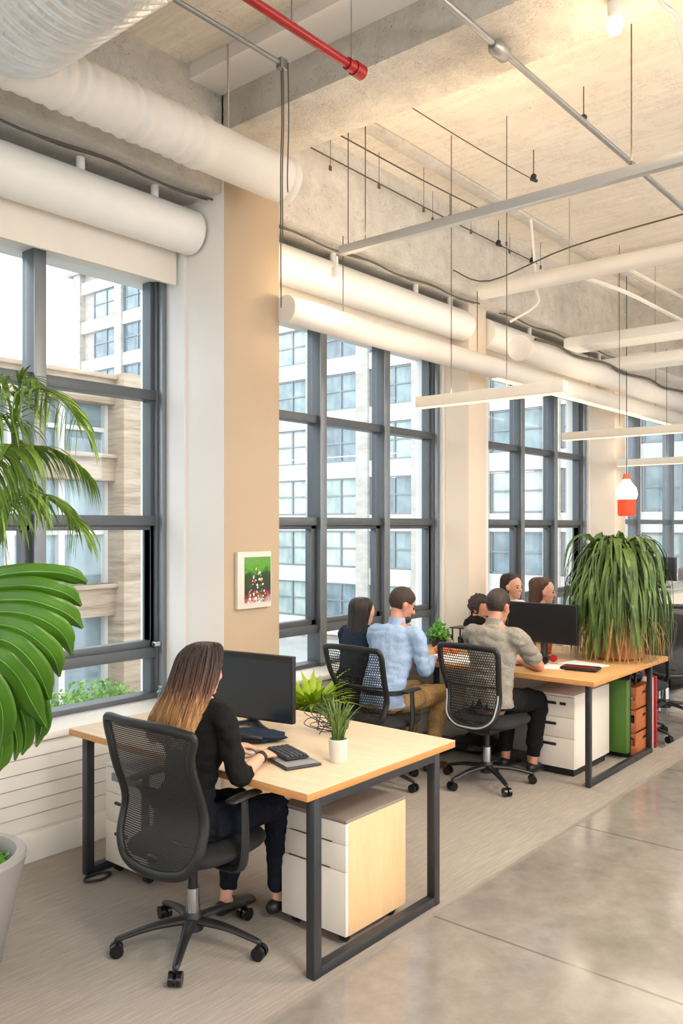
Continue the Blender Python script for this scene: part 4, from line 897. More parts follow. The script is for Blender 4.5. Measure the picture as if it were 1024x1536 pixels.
t = thing('glass_jar', 'small jar with yellow contents on the bench desk by the herb pot', 'jar', (5.93, 3.78, .751)); m = MB(); m.cyl((0, 0, 0), (0, 0, .06), .025, seg=20); m.build('glass', 'orange', t); m = MB(); m.cyl((0, 0, .06), (0, 0, .075), .027, seg=20); m.build('lid', 'chrome', t)
for i, (x, y, s_) in enumerate(((5.62, 3.66, .045), (5.70, 3.60, .04), (5.66, 3.72, .04))):
    m = MB(); m.ell((x, y, .751+s_*.8), (s_, s_, s_*.85), sub=3, fn=lambda c: 1+.08*noise.noise(c*3)); solo(m, 'bread_roll', 'orange', ('orange pastry on the bench desk, nearest the blue-shirted man', 'orange pastry on the bench desk, nearest the room', 'orange pastry on the bench desk, nearest the herb pot')[i], 'pastry', 'orange pastries on the bench desk')
for i, (x, y, rz) in enumerate(((5.42, 3.45, .2), (5.47, 3.3, -.3), (5.62, 2.78, .3), (5.86, 2.6, -.2), (5.6, 3.55, .1))):
    m = MB(); m.box(-.105, .105, -.15, .15, 0, .004+.002*(i % 2), .001, Matrix.Translation((x, y, .7505)) @ Matrix.Rotation(rz, 4, 'Z')); solo(m, 'paper_sheets', 'paper', ('loose white papers under the blue-shirted man\'s hands', 'white papers between the two men on the bench desk', 'white papers beside the grey-shirted man\'s elbow', 'white papers on the bench desk below the black monitor', 'white papers beside the orange pastries')[i], 'papers', 'loose papers on the bench desk')
t = thing('black_folder', 'black and red flat document case on the front edge of the bench desk', 'folder', (5.64, 2.52, .757), .15); m = MB(); m.box(-.07, .07, -.13, .13, 0, .018, .006); m.build('cover', 'black', t); m = MB(); m.box(-.05, -.02, -.12, .12, .018, .022, .002); m.build('strap', 'red', t)
t = thing('headphones', 'tangled dark headphones lying in front of the black monitor', 'headphones', (5.72, 2.80, .762)); m = MB(); m.tube([(.07*math.cos(a), .06*math.sin(a), .012+.035*math.sin(a)) for a in [i*PI/8 for i in range(9)]], .007, 8, 3); m.build('band', 'black', t)
for s_ in (-1, 1): m = MB(); m.cyl((s_*.07-.01, 0, .024), (s_*.07+.012, 0, .024), .026, seg=18); m.build('ear_cup', 'black_gloss' if s_ < 0 else 'red', t)
for i, (y, c_) in enumerate(((3.2, 'red_o'), (3.06, 'orange'))):
    if c_ == 'red_o': M['red_o'] = plain('red_o', 'd4532f', .5)
    t = thing('small_pot', ('small red-orange cup on the bench desk, peeking under the monitor beside the man', 'small orange cup on the bench desk under the middle of the monitor')[i], 'cup', (6.2, y, .751), 0, 'small cups behind the monitor'); m = MB(); m.lathe([(0, 0), (.038, 0), (.048, .08), (.043, .08), (.035, .01), (0, .01)], seg=24); m.build('cup_body', c_, t); m = MB(); m.lathe([(.043, .075), (.050, .075), (.050, .088), (.043, .088)], seg=24); m.build('rim', c_, t)

# office chairs -------------------------------------------------------------
def chair(lab, loc, rz, outline, meshmat, seam=False, edge='black', arms=True, sh=.47, spin=0, lumbar=False, arm_h=.66, grp='black mesh office chairs', lean=0.12):
    t = thing('office_chair', lab, 'office chair', loc, rz, grp)
    prof = lambda z: -.235+.045*math.exp(-((z-.64)/.13)**2)-lean*max(0, z-.6)
    pos = lambda y, z: Vector((prof(z)+.5*y*y, y, z))
    o2 = cr(outline+[outline[0]], 5)[:-1]; pts = [pos(y, z) for y, z in o2]
    m = MB(); m.closed([tuple(p) for p in pts], .021, .015, 10); f = m.build('backrest_frame', 'black', t, ang=60)
    if edge != 'black':
        low = [p for p in pts if p.z < .66]; low.sort(key=lambda p: math.atan2(p.y, .75-p.z)); m = MB(); m.tube([tuple(p+Vector((-.018, 0, 0))) for p in low], .006, 8); m.build('backrest_edge', edge, t)
    cy, cz = sum(y for y, z in o2)/len(o2), sum(z for y, z in o2)/len(o2)
    m = MB(); m.norecalc = True; N_ = 14; rows = []
    for i in range(N_+1):
        k = i/N_; rows.append([m.b.verts.new(pos(cy+(y-cy)*(1-k)*.985, cz+(z-cz)*(1-k)*.985)) for y, z in o2] if i < N_ else None)
    c_ = m.b.verts.new(pos(cy, cz)); n = len(o2)
    for a_, b_ in zip(rows[:-1], rows[1:]):
        for k in range(n):
            if b_: m.b.faces.new((a_[k], a_[(k+1) % n], b_[(k+1) % n], b_[k]))
            else: m.b.faces.new((a_[k], a_[(k+1) % n], c_))
    m.build('backrest_mesh', meshmat, t)
    if seam: m = MB(); m.tube([tuple(pos(y, .70)+Vector((-.004, 0, 0))) for y in [-.2+.4*i/8 for i in range(9)]], .009, 8); m.build('cross_band', 'black', t)
    m = MB(); m.loft([(-.14, 0, .385, .05, .016), (-.20, 0, .40, .045, .016), (-.225, 0, .45, .035, .012)], 12, (0, 1, 0), 4); m.build('back_bracket', 'black', t)
    if lumbar: m = MB(); m.poly([(prof(.62)+.02, -.17, .70), (prof(.62)+.02, .17, .70), (prof(.6)+.02, 0, .58)], (.006, 0, 0)); m.build('lumbar_pad', 'black', t)
    m = MB(); m.ell((.03, 0, sh-.03), (.255, .25, .05), sub=4, fn=lambda c: (1/max(1e-6, (abs(c.x)**3.2+abs(c.y)**3.2+abs(c.z)**2.2)))**(1/3.0) if True else 1); m.build('seat', 'black_fabric', t)
    m = MB(); m.box(-.11, .11, -.09, .09, sh-.115, sh-.07, .012); m.cyl((.0, .09, sh-.09), (0, .21, sh-.10), .006); m.build('tilt_mechanism', 'black', t)
    if arms:
        for s_ in (-1, 1):
            m = MB(); m.loft([(0, s_*.12, sh-.095, .026, .012), (0, s_*.25, sh-.09, .026, .014), (.0, s_*.285, sh-.02, .024, .013), (0, s_*.285, arm_h-.03, .02, .012), (0, s_*.28, arm_h, .022, .012)], 10, (1, 0, 0), 4); a_ = m.build('armrest', 'black', t)
            m = MB(); m.loft([(-.08, s_*.28, arm_h+.008, .03, .010), (0, s_*.28, arm_h+.012, .033, .012), (.09, s_*.275, arm_h+.008, .028, .010)], 12, (0, 1, 0), 4); m.build('arm_pad', 'black', a_)
    m = MB(); m.cyl((0, 0, .13), (0, 0, .25), .030, .028, 20); m.build('gas_lift', 'chrome', t); m = MB(); m.cyl((0, 0, .25), (0, 0, sh-.10), .02, seg=18); m.build('lift_cover', 'black', t); m = MB(); m.lathe([(0, .07), (.045, .075), (.042, .13), (.032, .15), (0, .15)], seg=24); m.build('base_hub', 'black', t)
    for k in range(5):
        a = spin+k*2*PI/5; c, s2 = math.cos(a), math.sin(a); m = MB(); m.loft([(c*.02, s2*.02, .115, .03, .018), (c*.16, s2*.16, .105, .021, .014), (c*.29, s2*.29, .075, .016, .011), (c*.31, s2*.31, .068, .013, .009)], 12, (-s2, c, 0), 4); l = m.build('base_leg', 'black', t)
        m = MB(); d = Vector((-s2, c, 0))
        for q in (-1, 1): m.cyl(tuple(Vector((c*.31, s2*.31, .029))+d*(q*.006)), tuple(Vector((c*.31, s2*.31, .029))+d*(q*.026)), .028, seg=20)
        m.cyl((c*.31, s2*.31, .03), (c*.31, s2*.31, .07), .008, seg=8); m.build('caster', 'black_gloss', l)
    return t
OUT_A = [(-.235, .965), (-.12, .982), (.0, .986), (.12, .985), (.225, .985), (.243, .955), (.225, .87), (.222, .76), (.222, .66), (.230, .56), (.215, .47), (.15, .405), (0, .385), (-.15, .405), (-.215, .47), (-.230, .56), (-.222, .66), (-.222, .76), (-.222, .87), (-.243, .945)]
OUT_B = [(-.205, .955), (0, .965), (.205, .955), (.225, .92), (.222, .82), (.205, .70), (.195, .58), (.175, .49), (.10, .435), (0, .425), (-.10, .435), (-.175, .49), (-.195, .58), (-.205, .70), (-.222, .82), (-.225, .92)]
# ================================================================ PEOPLE
def hand(mb, w, d, nrm, side, s=1.0, curl=.5):
    """palm, four unequal bent fingers and a thumb. w wrist, d forward, nrm back-of-hand normal, side +1 when the thumb lies along nrm x d"""
    d = Vector(d).normalized(); nrm = Vector(nrm); nrm = (nrm-d*nrm.dot(d)).normalized(); lat = nrm.cross(d)*side; w = Vector(w)
    mb.loft([tuple(w-d*.02*s)+(.024*s, .017*s), tuple(w+d*.02*s)+(.028*s, .015*s), tuple(w+d*.055*s)+(.038*s, .014*s), tuple(w+d*.085*s-nrm*.003)+(.038*s, .011*s)], 12, lat, 3)
    for k, (o, L) in enumerate(((.028, .072), (.010, .080), (-.009, .074), (-.027, .058))):
        p = w+d*.075*s+lat*o*s; q = d+lat*o*1.5; q.normalize(); pts = [tuple(p)+(.0095*s,)]; a = .1+curl*.35
        for f, r_ in ((.45, .0090), (.32, .0082), (.23, .0068)):
            dd = q*math.cos(a)-nrm*math.sin(a); p = p+dd*L*f*s*1.05; pts.append(tuple(p)+(r_*s,)); a += curl*.75
        mb.loft(pts, 8, None, 2)
    p = w+d*.02*s+lat*.022*s; pts = [tuple(p)+(.013*s,)]; p = p+(d*.5+lat*.6-nrm*.25).normalized()*.038*s; pts.append(tuple(p)+(.0115*s,)); p = p+(d*.8+lat*.25-nrm*.35).normalized()*.03*s; pts.append(tuple(p)+(.0095*s,)); p = p+(d*.9-lat*.05-nrm*.35).normalized()*.024*s; pts.append(tuple(p)+(.0075*s,)); mb.loft(pts, 8, None, 2)
class Head:
    def __init__(s, c, yaw=0, pitch=0, roll=0, k=1.0):
        s.c = Vector(c); s.R = (Matrix.Rotation(yaw, 3, 'Z') @ Matrix.Rotation(pitch, 3, 'Y') @ Matrix.Rotation(roll, 3, 'X')); s.k = k
    def p(s, f, l, u): return s.c + s.R @ Vector((f, l, u))*s.k
    def e(s, mb, f, l, u, rf, rl, ru, sub=3, fn=None): mb.ell(s.p(f, l, u), (rf*s.k, rl*s.k, ru*s.k), s.R, sub, fn)
    def skin(s, mb):
        s.e(mb, -.008, 0, .038, .093, .073, .086); s.e(mb, .022, 0, -.01, .068, .060, .082); s.e(mb, .040, 0, -.066, .042, .042, .038); s.e(mb, .066, 0, -.092, .020, .022, .018)
        s.e(mb, .062, 0, .030, .026, .048, .020); s.e(mb, .066, .030, -.022, .018, .018, .018); s.e(mb, .066, -.030, -.022, .018, .018, .018)
        mb.loft([tuple(s.p(.084, 0, .022))+(.007*s.k,), tuple(s.p(.100, 0, -.008))+(.010*s.k,), tuple(s.p(.106, 0, -.022))+(.013*s.k,)], 10, None, 3)
        s.e(mb, .084, 0, -.054, .010, .022, .0055); s.e(mb, .082, 0, -.064, .010, .019, .006)
        for q in (-1, 1): s.e(mb, -.006, q*.076, -.004, .019, .012, .033); s.e(mb, -.014, q*.086, .006, .014, .008, .020)
def person(lab, loc, rz, hd, J, top, bot, shoe, sleeve='long', sk='skin', vox=.007, w=1.0, hair=None, lower=True, eyes=False, sc=1.0, fem=False):
    """J: joints sh, el, wr, hip, kn, an for r and l; spine list"""
    t = thing('person', lab, 'person', loc, rz, None, sc)
    sp = J['spine']; b = MB(); sh_ = .165*w; dep = .10*w
    wid = [.165, .150, .128 if fem else .145, .150, .158, .150, .085]; dpt = [.115, .105, .09 if fem else .105, .11, .105, .088, .06]
    tor = [tuple(p)+(a*w, d_*w) for p, a, d_ in zip(sp, wid, dpt)]
    b.loft([q[:3]+(q[3]-(.03 if i_ < 3 else .012), q[4]-(.03 if i_ < 3 else .012)) for i_, q in enumerate(tor)], 20, (0, 1, 0), 4)
    nk = Vector(sp[-1]); hc = hd.p(-.02, 0, -.03); b.loft([tuple(nk-Vector((0, 0, .03)))+(.056*w, .054*w), tuple(nk.lerp(hc, .4))+(.047*w, .049*w), tuple(hc)+(.047, .049)], 16, (0, 1, 0), 4)
    hd.skin(b)
    up, lo = MB(), None
    up.loft([q[:3]+(q[3]+.012, q[4]+.014) for q in tor[:6]]+[tuple(Vector(sp[-1])+Vector((0, 0, .0)))+(.066*w, .064*w)], 24, (0, 1, 0), 4, True, False)
    for k in ('r', 'l'):
        s_ = -1 if k == 'r' else 1; a, e, r = Vector(J['sh_'+k]), Vector(J['el_'+k]), Vector(J['wr_'+k]); inn = a+Vector((0, -s_*.07, .005))
        b.loft([tuple(inn)+(.045*w,), tuple(a)+(.046*w,), tuple(a.lerp(e, .5))+(.041*w,), tuple(e)+(.034*w,), tuple(e.lerp(r, .35))+(.036*w,), tuple(r)+(.022*w,)], 14, None, 4)
        hand(b, r, J.get('hd_'+k, r-e), J.get('hn_'+k, (0, 0, 1)), s_*(-1), 1.0*w, J.get('curl_'+k, .55))
        arm = [tuple(inn)+(.058*w,), tuple(a)+(.062*w,), tuple(a.lerp(e, .5))+(.054*w,)]
        if sleeve == 'long': arm += [tuple(e)+(.050*w,), tuple(e.lerp(r, .4))+(.046*w,), tuple(e.lerp(r, .88))+(.033*w,)]
        elif sleeve == 'three': arm += [tuple(e)+(.052*w,), tuple(e.lerp(r, .30))+(.048*w,)]
        else: arm[2] = tuple(a.lerp(e, .45))+(.062*w,); arm += [tuple(a.lerp(e, .78))+(.060*w,)]
        up.loft(arm, 16, None, 4, True, False)
    if lower: lo = MB(); lo.loft([tuple(Vector(sp[0])+Vector((-.01, 0, -.02)))+(.165*w, .12*w), tuple(sp[1])+(.160*w, .118*w), tuple(Vector(sp[1]).lerp(Vector(sp[2]), .7))+(.148*w, .112*w)], 20, (0, 1, 0), 4, True, False)
    for k in ('r', 'l'):
        s_ = -1 if k == 'r' else 1; h_, n_, a_ = Vector(J['hip_'+k]), Vector(J['kn_'+k]), Vector(J['an_'+k]); ft = Vector(J.get('ft', (1, 0, 0))).normalized()
        b.loft([tuple(h_.lerp(n_, .12))+(.062*w,), tuple(h_.lerp(n_, .5))+(.066*w,), tuple(n_)+(.048*w,), tuple(n_.lerp(a_, .3))+(.050*w,), tuple(a_)+(.031*w,)], 14, None, 4)
        b.loft([tuple(a_+Vector((0, 0, -.0)))+(.03, .03), tuple(a_+ft*.04+Vector((0, 0, -.045)))+(.033, .025), tuple(a_+ft*.14+Vector((0, 0, -.062)))+(.036, .018)], 12, (0, 1, 0), 3)
        if lower: lo.loft([tuple(h_)+(.092*w,), tuple(h_.lerp(n_, .5))+(.084*w,), tuple(h_.lerp(n_, .93))+(.068*w,), tuple(n_+Vector((.01, 0, -.02)))+(.066*w,), tuple(n_.lerp(a_, .35))+(.064*w,), tuple(n_.lerp(a_, .9))+(.046*w,)], 18, None, 4, True, False)
        if shoe:
            m = MB(); m.loft([tuple(a_-ft*.035+Vector((0, 0, -.035)))+(.034, .032), tuple(a_+ft*.03+Vector((0, 0, -.035)))+(.04, .032), tuple(a_+ft*.10+Vector((0, 0, -.048)))+(.044, .026), tuple(a_+ft*.17+Vector((0, 0, -.058)))+(.038, .018)], 18, (0, 1, 0), 5)
            for v in m.b.verts: v.co.z = max(v.co.z, a_.z-.078)
            m.build('shoe', shoe, t, ang=50)
    remesh(b, 'body', sk, t, vox, 3)
    remesh(up, 'shirt', top, t, .009 if vox < .008 else .011, 5, .007)
    if lower: remesh(lo, 'trousers', bot, t, .009 if vox < .008 else .011, 5, .007)
    if eyes:
        for q in (-1, 1): m = MB(); hd.e(m, .080, q*.029, .006, .010, .011, .008, 2); m.build('eye', 'eye', t); 
        for q in (-1, 1): m = MB(); m.tube([tuple(hd.p(.086, q*.014, .026)), tuple(hd.p(.086, q*.030, .031)), tuple(hd.p(.076, q*.046, .025))], .0032, 6, 3); m.build('eyebrow', hair[1] if hair else 'hair_brown', t)
    if hair: hair[0](t, hd, hair[1])
    return t
def hair_crop(t, hd, mat, ext=0):
    def fn(c):
        f, u = c.x, c.z; side = max(0, min(1, (f+.15)*4)); reg = min((.58-f+max(0, u)*1.1), (u+1.0-.88*side))
        h_ = max(-.10, min(.04+.07*max(0, u), reg*.45)); return 1+h_+.01*noise.noise(c*9)
    m = MB(); hd.e(m, -.008, 0, .038, .093, .073, .086, 5, fn); m.build('hair', mat, t, ang=180)
def hair_curly(t, hd, mat):
    m = MB(); hd.e(m, -.02, 0, .05, .115, .10, .11, 5, lambda c: (1+.16*noise.noise(c*5)+.12*noise.noise(c*11)) if c.x < .45 or c.z > .5 else .72)
    m.build('hair', mat, t, ang=180)
def hair_long(rows, seg=150, amp=.006, seed=1, freq=11, strands=0):
    """rows: (x, y, z, halfwidth, halfdepth) rings from crown to ends in the head's frame of the person"""
    def f(t, hd, mat):
        m = MB(); R_ = cr(rows, 7); n = len(R_); rings = []
        for i, (x, y, z, a, b_) in enumerate(R_):
            q = i/(n-1); row = []
            for k in range(seg):
                th = 2*PI*k/seg; dr = amp*(noise.noise(Vector((math.cos(th)*freq, math.sin(th)*freq, q*2.2+seed)))*1.3+.5*noise.noise(Vector((math.cos(th)*freq*3, math.sin(th)*freq*3, q*1.4+seed))))*min(1, q*4+.1)
                row.append(m.b.verts.new((x+(b_+dr)*math.cos(th), y+(a+dr)*math.sin(th), z+(.03*noise.noise(Vector((math.cos(th)*7, math.sin(th)*7, seed)))*max(0, q-.75)*4)*1.4)))
            rings.append(row)
        for A_, B_ in zip(rings, rings[1:]):
            for k in range(seg): m.b.faces.new((A_[k], A_[(k+1) % seg], B_[(k+1) % seg], B_[k]))
        m.b.faces.new(rings[0][::-1]); m.b.faces.new(rings[-1]); rr = random.Random(seed)
        for q in range(strands):
            th = rr.uniform(PI*.3, PI*1.7); i0 = rr.randint(4, n//2); i1 = rr.randint(int(n*.75), n-1); pts = []; d0 = rr.uniform(-.12, .22)
            for i in range(i0, i1+1, 3):
                x, y, z, a, b_ = R_[i]; f_ = (i-i0)/(i1-i0+.01); th2 = th+d0*f_*f_; o_ = .004+.008*f_*rr.random(); pts.append((x+(b_+o_)*math.cos(th2), y+(a+o_)*math.sin(th2), z-.03*f_*rr.random()))
            if len(pts) > 3: m.loft([p+(.0022*(1-.6*k/len(pts)),) for k, p in enumerate(pts)], 5, None, 2)
        m.build('hair', mat, t, ang=180)
    return f
def seated(lean=.06, head=1.20, spread=.1, w=1.0, el_r=(.1, -.26, .74), wr_r=(.36, -.16, .78), el_l=(.1, .26, .74), wr_l=(.36, .12, .78), kn=.47, knz=.50, an=.44, sw=.17, seat=.50):
    d = dict(spine=[(-.01, 0, seat+.03), (-.01, 0, seat+.12), (lean*.3, 0, seat+.24), (lean*.7, 0, seat+.36), (lean, 0, seat+.47), (lean*1.1, 0, seat+.53), (lean*1.15, 0, seat+.575)])
    for k, s_ in (('r', -1), ('l', 1)): d['sh_'+k] = (lean*1.05, s_*sw, seat+.50); d['hip_'+k] = (.03, s_*.085, seat+.06); d['kn_'+k] = (kn, s_*spread, knz+.02); d['an_'+k] = (an, s_*(spread-.01), .082)
    d.update(el_r=el_r, wr_r=wr_r, el_l=el_l, wr_l=wr_l); return d

# long-haired woman at the near desk
WX, WY = 2.25, 2.71
J = seated(.06, el_r=(.09, -.215, .755), wr_r=(.275, -.17, .800), el_l=(.14, .235, .77), wr_l=(.30, .055, .795), kn=.45, knz=.50, an=.50, spread=.075, sw=.150, w=.9, seat=.49)
J['kn_l'] = (.42, .13, .51); J['an_l'] = (.34, .14, .082); J['hd_r'] = (.9, .35, -.12); J['hn_r'] = (-.1, -.45, 1); J['curl_r'] = .8; J['hd_l'] = (.9, -.5, -.05); J['an_r'] = (.50, -.03, .084); J['ft'] = (1, .1, 0)
H_ = Head((.085, -.01, 1.165), .12, .16, 0, .93)
hw = hair_long([(.085, -.01, 1.284, .012, .012), (.083, -.01, 1.272, .058, .066), (.068, -.01, 1.235, .083, .096), (.045, -.01, 1.175, .092, .098), (.015, -.005, 1.10, .100, .092), (-.025, .005, 1.04, .112, .075), (-.055, .02, .985, .125, .058), (-.070, .03, .94, .125, .042), (-.078, .035, .915, .105, .026), (-.078, .04, .89, .06, .010)], 240, .013, 3, 9, 170)
wp = person('woman with long brown to blonde hair in black, typing at the near desk', (WX, WY, 0), 0, H_, J, 'black_knit', 'navy_trouser', 'black', 'three', 'skin', .0048, .86, (hw, 'hair_ombre'), fem=True)
m = MB(); a = Vector(J['el_r']).lerp(Vector(J['wr_r']), .9); d_ = (Vector(J['wr_r'])-Vector(J['el_r'])).normalized(); m.loft([tuple(a-d_*.008)+(.0255,), tuple(a+d_*.008)+(.0255,)], 20, None, 0, True, False); o = m.build('wristband', 'black', wp); o['label'] = 'dark band on the right wrist'
cA = chair('black mesh office chair with rounded tall back, the woman in black sitting in it', (2.32, 2.755, 0), .10, OUT_A, 'mesh_fine', spin=math.radians(-4), lumbar=True, arm_h=.67)
# bag hanging under the near chair
# man in the blue shirt
J = seated(.13, el_r=(.16, -.235, .775), wr_r=(.52, -.05, .80), el_l=(.22, .23, .79), wr_l=(.50, .10, .80), kn=.52, knz=.53, an=.40, spread=.12, sw=.185, seat=.50); J['hd_r'] = (1, .15, -.1); J['hd_l'] = (1, -.1, -.1)
H_ = Head((.205, 0, 1.20), -.5, .34, 0, 1.02)
bp = person('man in a light blue shirt and khaki trousers leaning over papers', (4.66, 3.52, 0), -.03, H_, J, 'blue_shirt', 'khaki', plain('shoe_brown', '3d2a22', .4), 'long', 'skin_r', .0065, 1.02, (hair_crop, 'hair_short'), eyes=True)
m = MB(); H_.e(m, .052, 0, -.078, .048, .047, .034, 4, lambda c: 1+.02*noise.noise(c*20)); m.build('beard', 'hair_short', bp)
def collar(t, sp, mat, r=.058, h=.045):
    m = MB(); p = Vector(sp[-1]); m.loft([tuple(p+Vector((0, 0, -.015)))+(r+.012, r+.01), tuple(p+Vector((.002, 0, .012)))+(r+.004, r+.002), tuple(p+Vector((.004, 0, h)))+(r, r-.002)], 24, (0, 1, 0), 3, True, False); m.build('collar', mat, t)
collar(bp, J['spine'], 'blue_shirt')
m = MB(); m.loft([tuple(J['spine'][1])+(.172, .128), tuple(Vector(J['spine'][1])+Vector((0, 0, .03)))+(.170, .126)], 24, (0, 1, 0), 0, True, False); m.build('belt', 'black', bp)
cB = chair('black mesh office chair with pale lower rim, under the grey-shirted man', (5.09, 2.955, 0), -.02, OUT_B, 'mesh_coarse', True, 'conduit_l', False, spin=math.radians(20), lean=.08)
cC = chair('black mesh office chair turned beside the window, behind the blue-shirted man', (4.60, 3.53, 0), .05, OUT_B, 'mesh_coarse', True, 'black', True, spin=math.radians(50), lean=.22)
# man in the grey polo shirt, back to the camera
J = seated(.05, el_r=(.30, -.215, .79), wr_r=(.46, .03, .79), el_l=(.26, .25, .79), wr_l=(.42, .06, .79), kn=.46, knz=.50, an=.40, spread=.12, sw=.185, seat=.51); J['hd_r'] = (.4, 1, -.1); J['hd_l'] = (.8, -.6, -.1)
H_ = Head((.11, 0, 1.20), -.1, .14, 0, 1.0)
gp = person('man with cropped hair in a grey short-sleeved shirt seen from behind', (5.09, 2.93, 0), -.02, H_, J, 'grey_polo', 'black_trouser', 'black', 'short', 'skin_r', .0065, 1.04, (hair_crop, 'hair_shortd')); collar(gp, J['spine'], 'grey_polo')
# woman beside the window, mostly hidden by the man in blue
def sh_hair(hx_, hz, L, w_=.09, back=.0, seed=1, fr=0):
    return hair_long([(hx_-.02, 0, hz+.135, .012, .012), (hx_-.022, 0, hz+.125, .06, .065), (hx_-.026, 0, hz+.085, .084, .092), (hx_-.042, 0, hz+.02, .086, .078), (hx_-.06, 0, hz-.06, w_*.92, .062), (hx_-.075, 0, hz-.13, w_*1.02, .052), (hx_-.09, 0, hz-.13-L*.5, w_*.95, .035), (hx_-.095, 0, hz-.13-L, w_*.7, .015)], 90, .006, seed, 8)
J = seated(.10, kn=.42, sw=.15, seat=.46, el_l=(.16, .19, .74)); H_ = Head((.15, 0, 1.10), 0, .5, 0, .92)
person('woman with straight dark hair in navy, bent forward beside the window', (4.80, 3.93, 0), -.05, H_, J, 'navy_cloth', 'navy_trouser', 'black', 'long', 'skin', .009, .86, (sh_hair(.14, 1.10, .10, seed=5), 'hair_dark'), fem=True)
t = thing('stool', 'small dark stool under the woman in navy by the window', 'stool', (4.80, 3.90, 0)); m = MB(); m.lathe([(0, .40), (.15, .40), (.16, .42), (.15, .45), (0, .45)], seg=28); m.build('seat', 'black', t)
for k in range(3): m = MB(); m.cyl((.06*math.cos(k*2.1), .06*math.sin(k*2.1), .40), (.15*math.cos(k*2.1), .15*math.sin(k*2.1), 0), .011); m.build('leg', 'steel_dark', t)
# the two women across the bench and a curly-haired person
J = seated(.02, kn=.40, sw=.15, seat=.50, wr_r=(.33, -.1, .80), wr_l=(.33, .1, .80)); H_ = Head((.05, 0, 1.185), .0, .05, 0, .93)
person('smiling woman with long dark hair and a pale top, facing the room', (7.14, 3.90, 0), math.radians(-104), H_, J, 'white_cloth', 'navy_trouser', 'black', 'long', 'skin', .0075, .86, (sh_hair(.035, 1.185, .12, seed=7), 'hair_brown'), eyes=True, fem=True)
J = seated(.03, kn=.40, sw=.15, seat=.50, wr_r=(.33, -.1, .80), wr_l=(.33, .1, .80)); H_ = Head((.07, 0, 1.175), .0, .12, 0, .93)
person('woman with auburn hair in a pale teal top, in profile behind the monitor', (6.90, 3.50, 0), math.radians(-62), H_, J, 'teal_cloth', 'navy_trouser', 'black', 'long', 'skin', .0075, .86, (sh_hair(.055, 1.175, .12, seed=9), 'hair_auburn'), eyes=True, fem=True)
J = seated(.10, kn=.34, sw=.15, seat=.42, el_r=(.2, -.2, .76), wr_r=(.34, .0, .80), el_l=(.2, .2, .76), wr_l=(.34, .1, .80)); H_ = Head((.13, 0, 1.03), 0, .3, 0, .86)
person('person with dark curly hair in dark clothes, bent over the bench desk', (6.42, 3.93, 0), math.radians(-88), H_, J, 'black_knit', 'black_trouser', 'black', 'long', 'skin_r', .009, .82, (hair_curly, 'hair_curl'), fem=True)
dup(cB, (7.14, 3.86, 0), math.radians(-104), 'black mesh office chair under the smiling dark-haired woman'); dup(cB, (6.90, 3.52, 0), math.radians(-62), 'black mesh office chair under the auburn-haired woman')
dup(cB, (7.02, 2.66, 0), math.radians(168), 'empty black mesh office chair pushed in behind the drooping plant')
dup(cA, (7.95, 2.72, 0), math.radians(35), 'black office chair standing farthest away, right of the drooping plant', sc=1.06)
t = thing('stool', 'small dark stool under the curly-haired person', 'stool', (6.42, 3.90, 0)); m = MB(); m.lathe([(0, .36), (.15, .36), (.16, .38), (.15, .40), (0, .40)], seg=28); m.build('seat', 'black', t)
for k in range(3): m = MB(); m.cyl((.06*math.cos(k*2.1), .06*math.sin(k*2.1), .36), (.13*math.cos(k*2.1), .13*math.sin(k*2.1), 0), .011); m.build('leg', 'steel_dark', t)
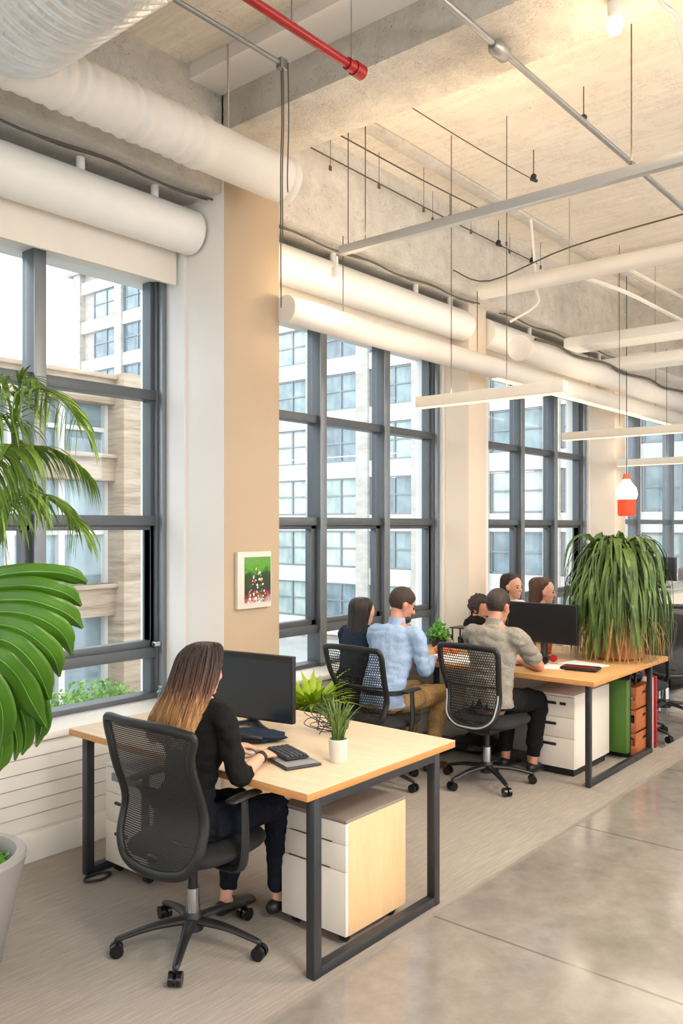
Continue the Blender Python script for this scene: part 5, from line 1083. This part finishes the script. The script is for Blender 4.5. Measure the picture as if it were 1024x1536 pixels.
# far right: lounge chair, counter, backpack
t = thing('lounge_chair', 'low black leather lounge chair beyond the bench desk', 'armchair', (8.75, 3.15, 0), 2.9)
m = MB(); m.box(-.35, .35, -.33, .33, .18, .42, .06); m.build('seat', 'black_gloss', t); m = MB(); m.box(-.42, -.26, -.36, .36, .25, .84, .06); m.build('backrest', 'black_gloss', t)
for s_ in (-1, 1): m = MB(); m.box(-.35, .32, s_*.38-.06, s_*.38+.06, .15, .6, .045); m.build('armrest', 'black_gloss', t)
for s_ in (-1, 1):
    for q in (-1, 1): m = MB(); m.cyl((s_*.28, q*.28, 0), (s_*.28, q*.28, .2), .018); m.build('leg', 'chrome', t)
t = thing('white_counter', 'long white storage counter under the far windows', 'counter', (10.4, 3.6, 0)); m = MB(); m.box(9.25, 12.6, 3.15, 3.75, .06, 1.05, .006); m.build('body', 'white', t, world=True); m = MB(); m.box(9.2, 12.65, 3.1, 3.8, 1.05, 1.08, .004); m.build('top_panel', 'conduit_l', t, world=True); m = MB(); m.box(9.3, 12.5, 3.2, 3.7, 0, .06); m.build('plinth', 'black', t, world=True)
for k in range(5): m = MB(); m.box(9.3+.65*k, 9.92+.65*k, 3.135, 3.15, .1, 1.02, .003); d_ = m.build('door', 'cab_white', t, world=True)
for i, (x, y, s_) in enumerate(((9.75, 3.4, .11), (10.3, 3.5, .09), (11.0, 3.45, .12))):
    m = MB(); m.box(x-s_, x+s_, y-s_, y+s_, 1.081, 1.081+s_*1.3, .01); solo(m, 'storage_box', ('conduit_l', 'paper', 'linen')[i], ('pale grey box on the far white counter next to the dark monitor', 'white box in the middle of the far white counter', 'grey fabric box at the far end of the white counter')[i], 'box', 'boxes on the far counter')
t = thing('backpack', 'black shiny backpack slumped on top of the wooden crates', 'backpack', (6.56, 2.52, .536)); m = MB(); m.ell((0, 0, .07), (.13, .10, .08), sub=4, fn=lambda c: 1+.15*noise.noise(c*2)); m.build('bag_body', 'black_gloss', t); m = MB(); m.tube([(-.08, -.06, .1), (-.13, -.09, .06), (-.12, -.08, .01)], .012, 8, 4); m.build('strap', 'black', t)
t = thing('bag', 'black bag lying on the floor under the bench desk behind the chair', 'bag', (5.75, 3.42, 0), .4); m = MB(); m.ell((0, 0, .06), (.15, .22, .065), sub=4, fn=lambda c: 1+.2*noise.noise(c*2.3)); m.build('bag_body', 'black', t); m = MB(); m.tube([(.02, -.15, .08), (.02, 0, .16), (.02, .14, .08)], .01, 8, 4); m.build('handle', 'black', t)
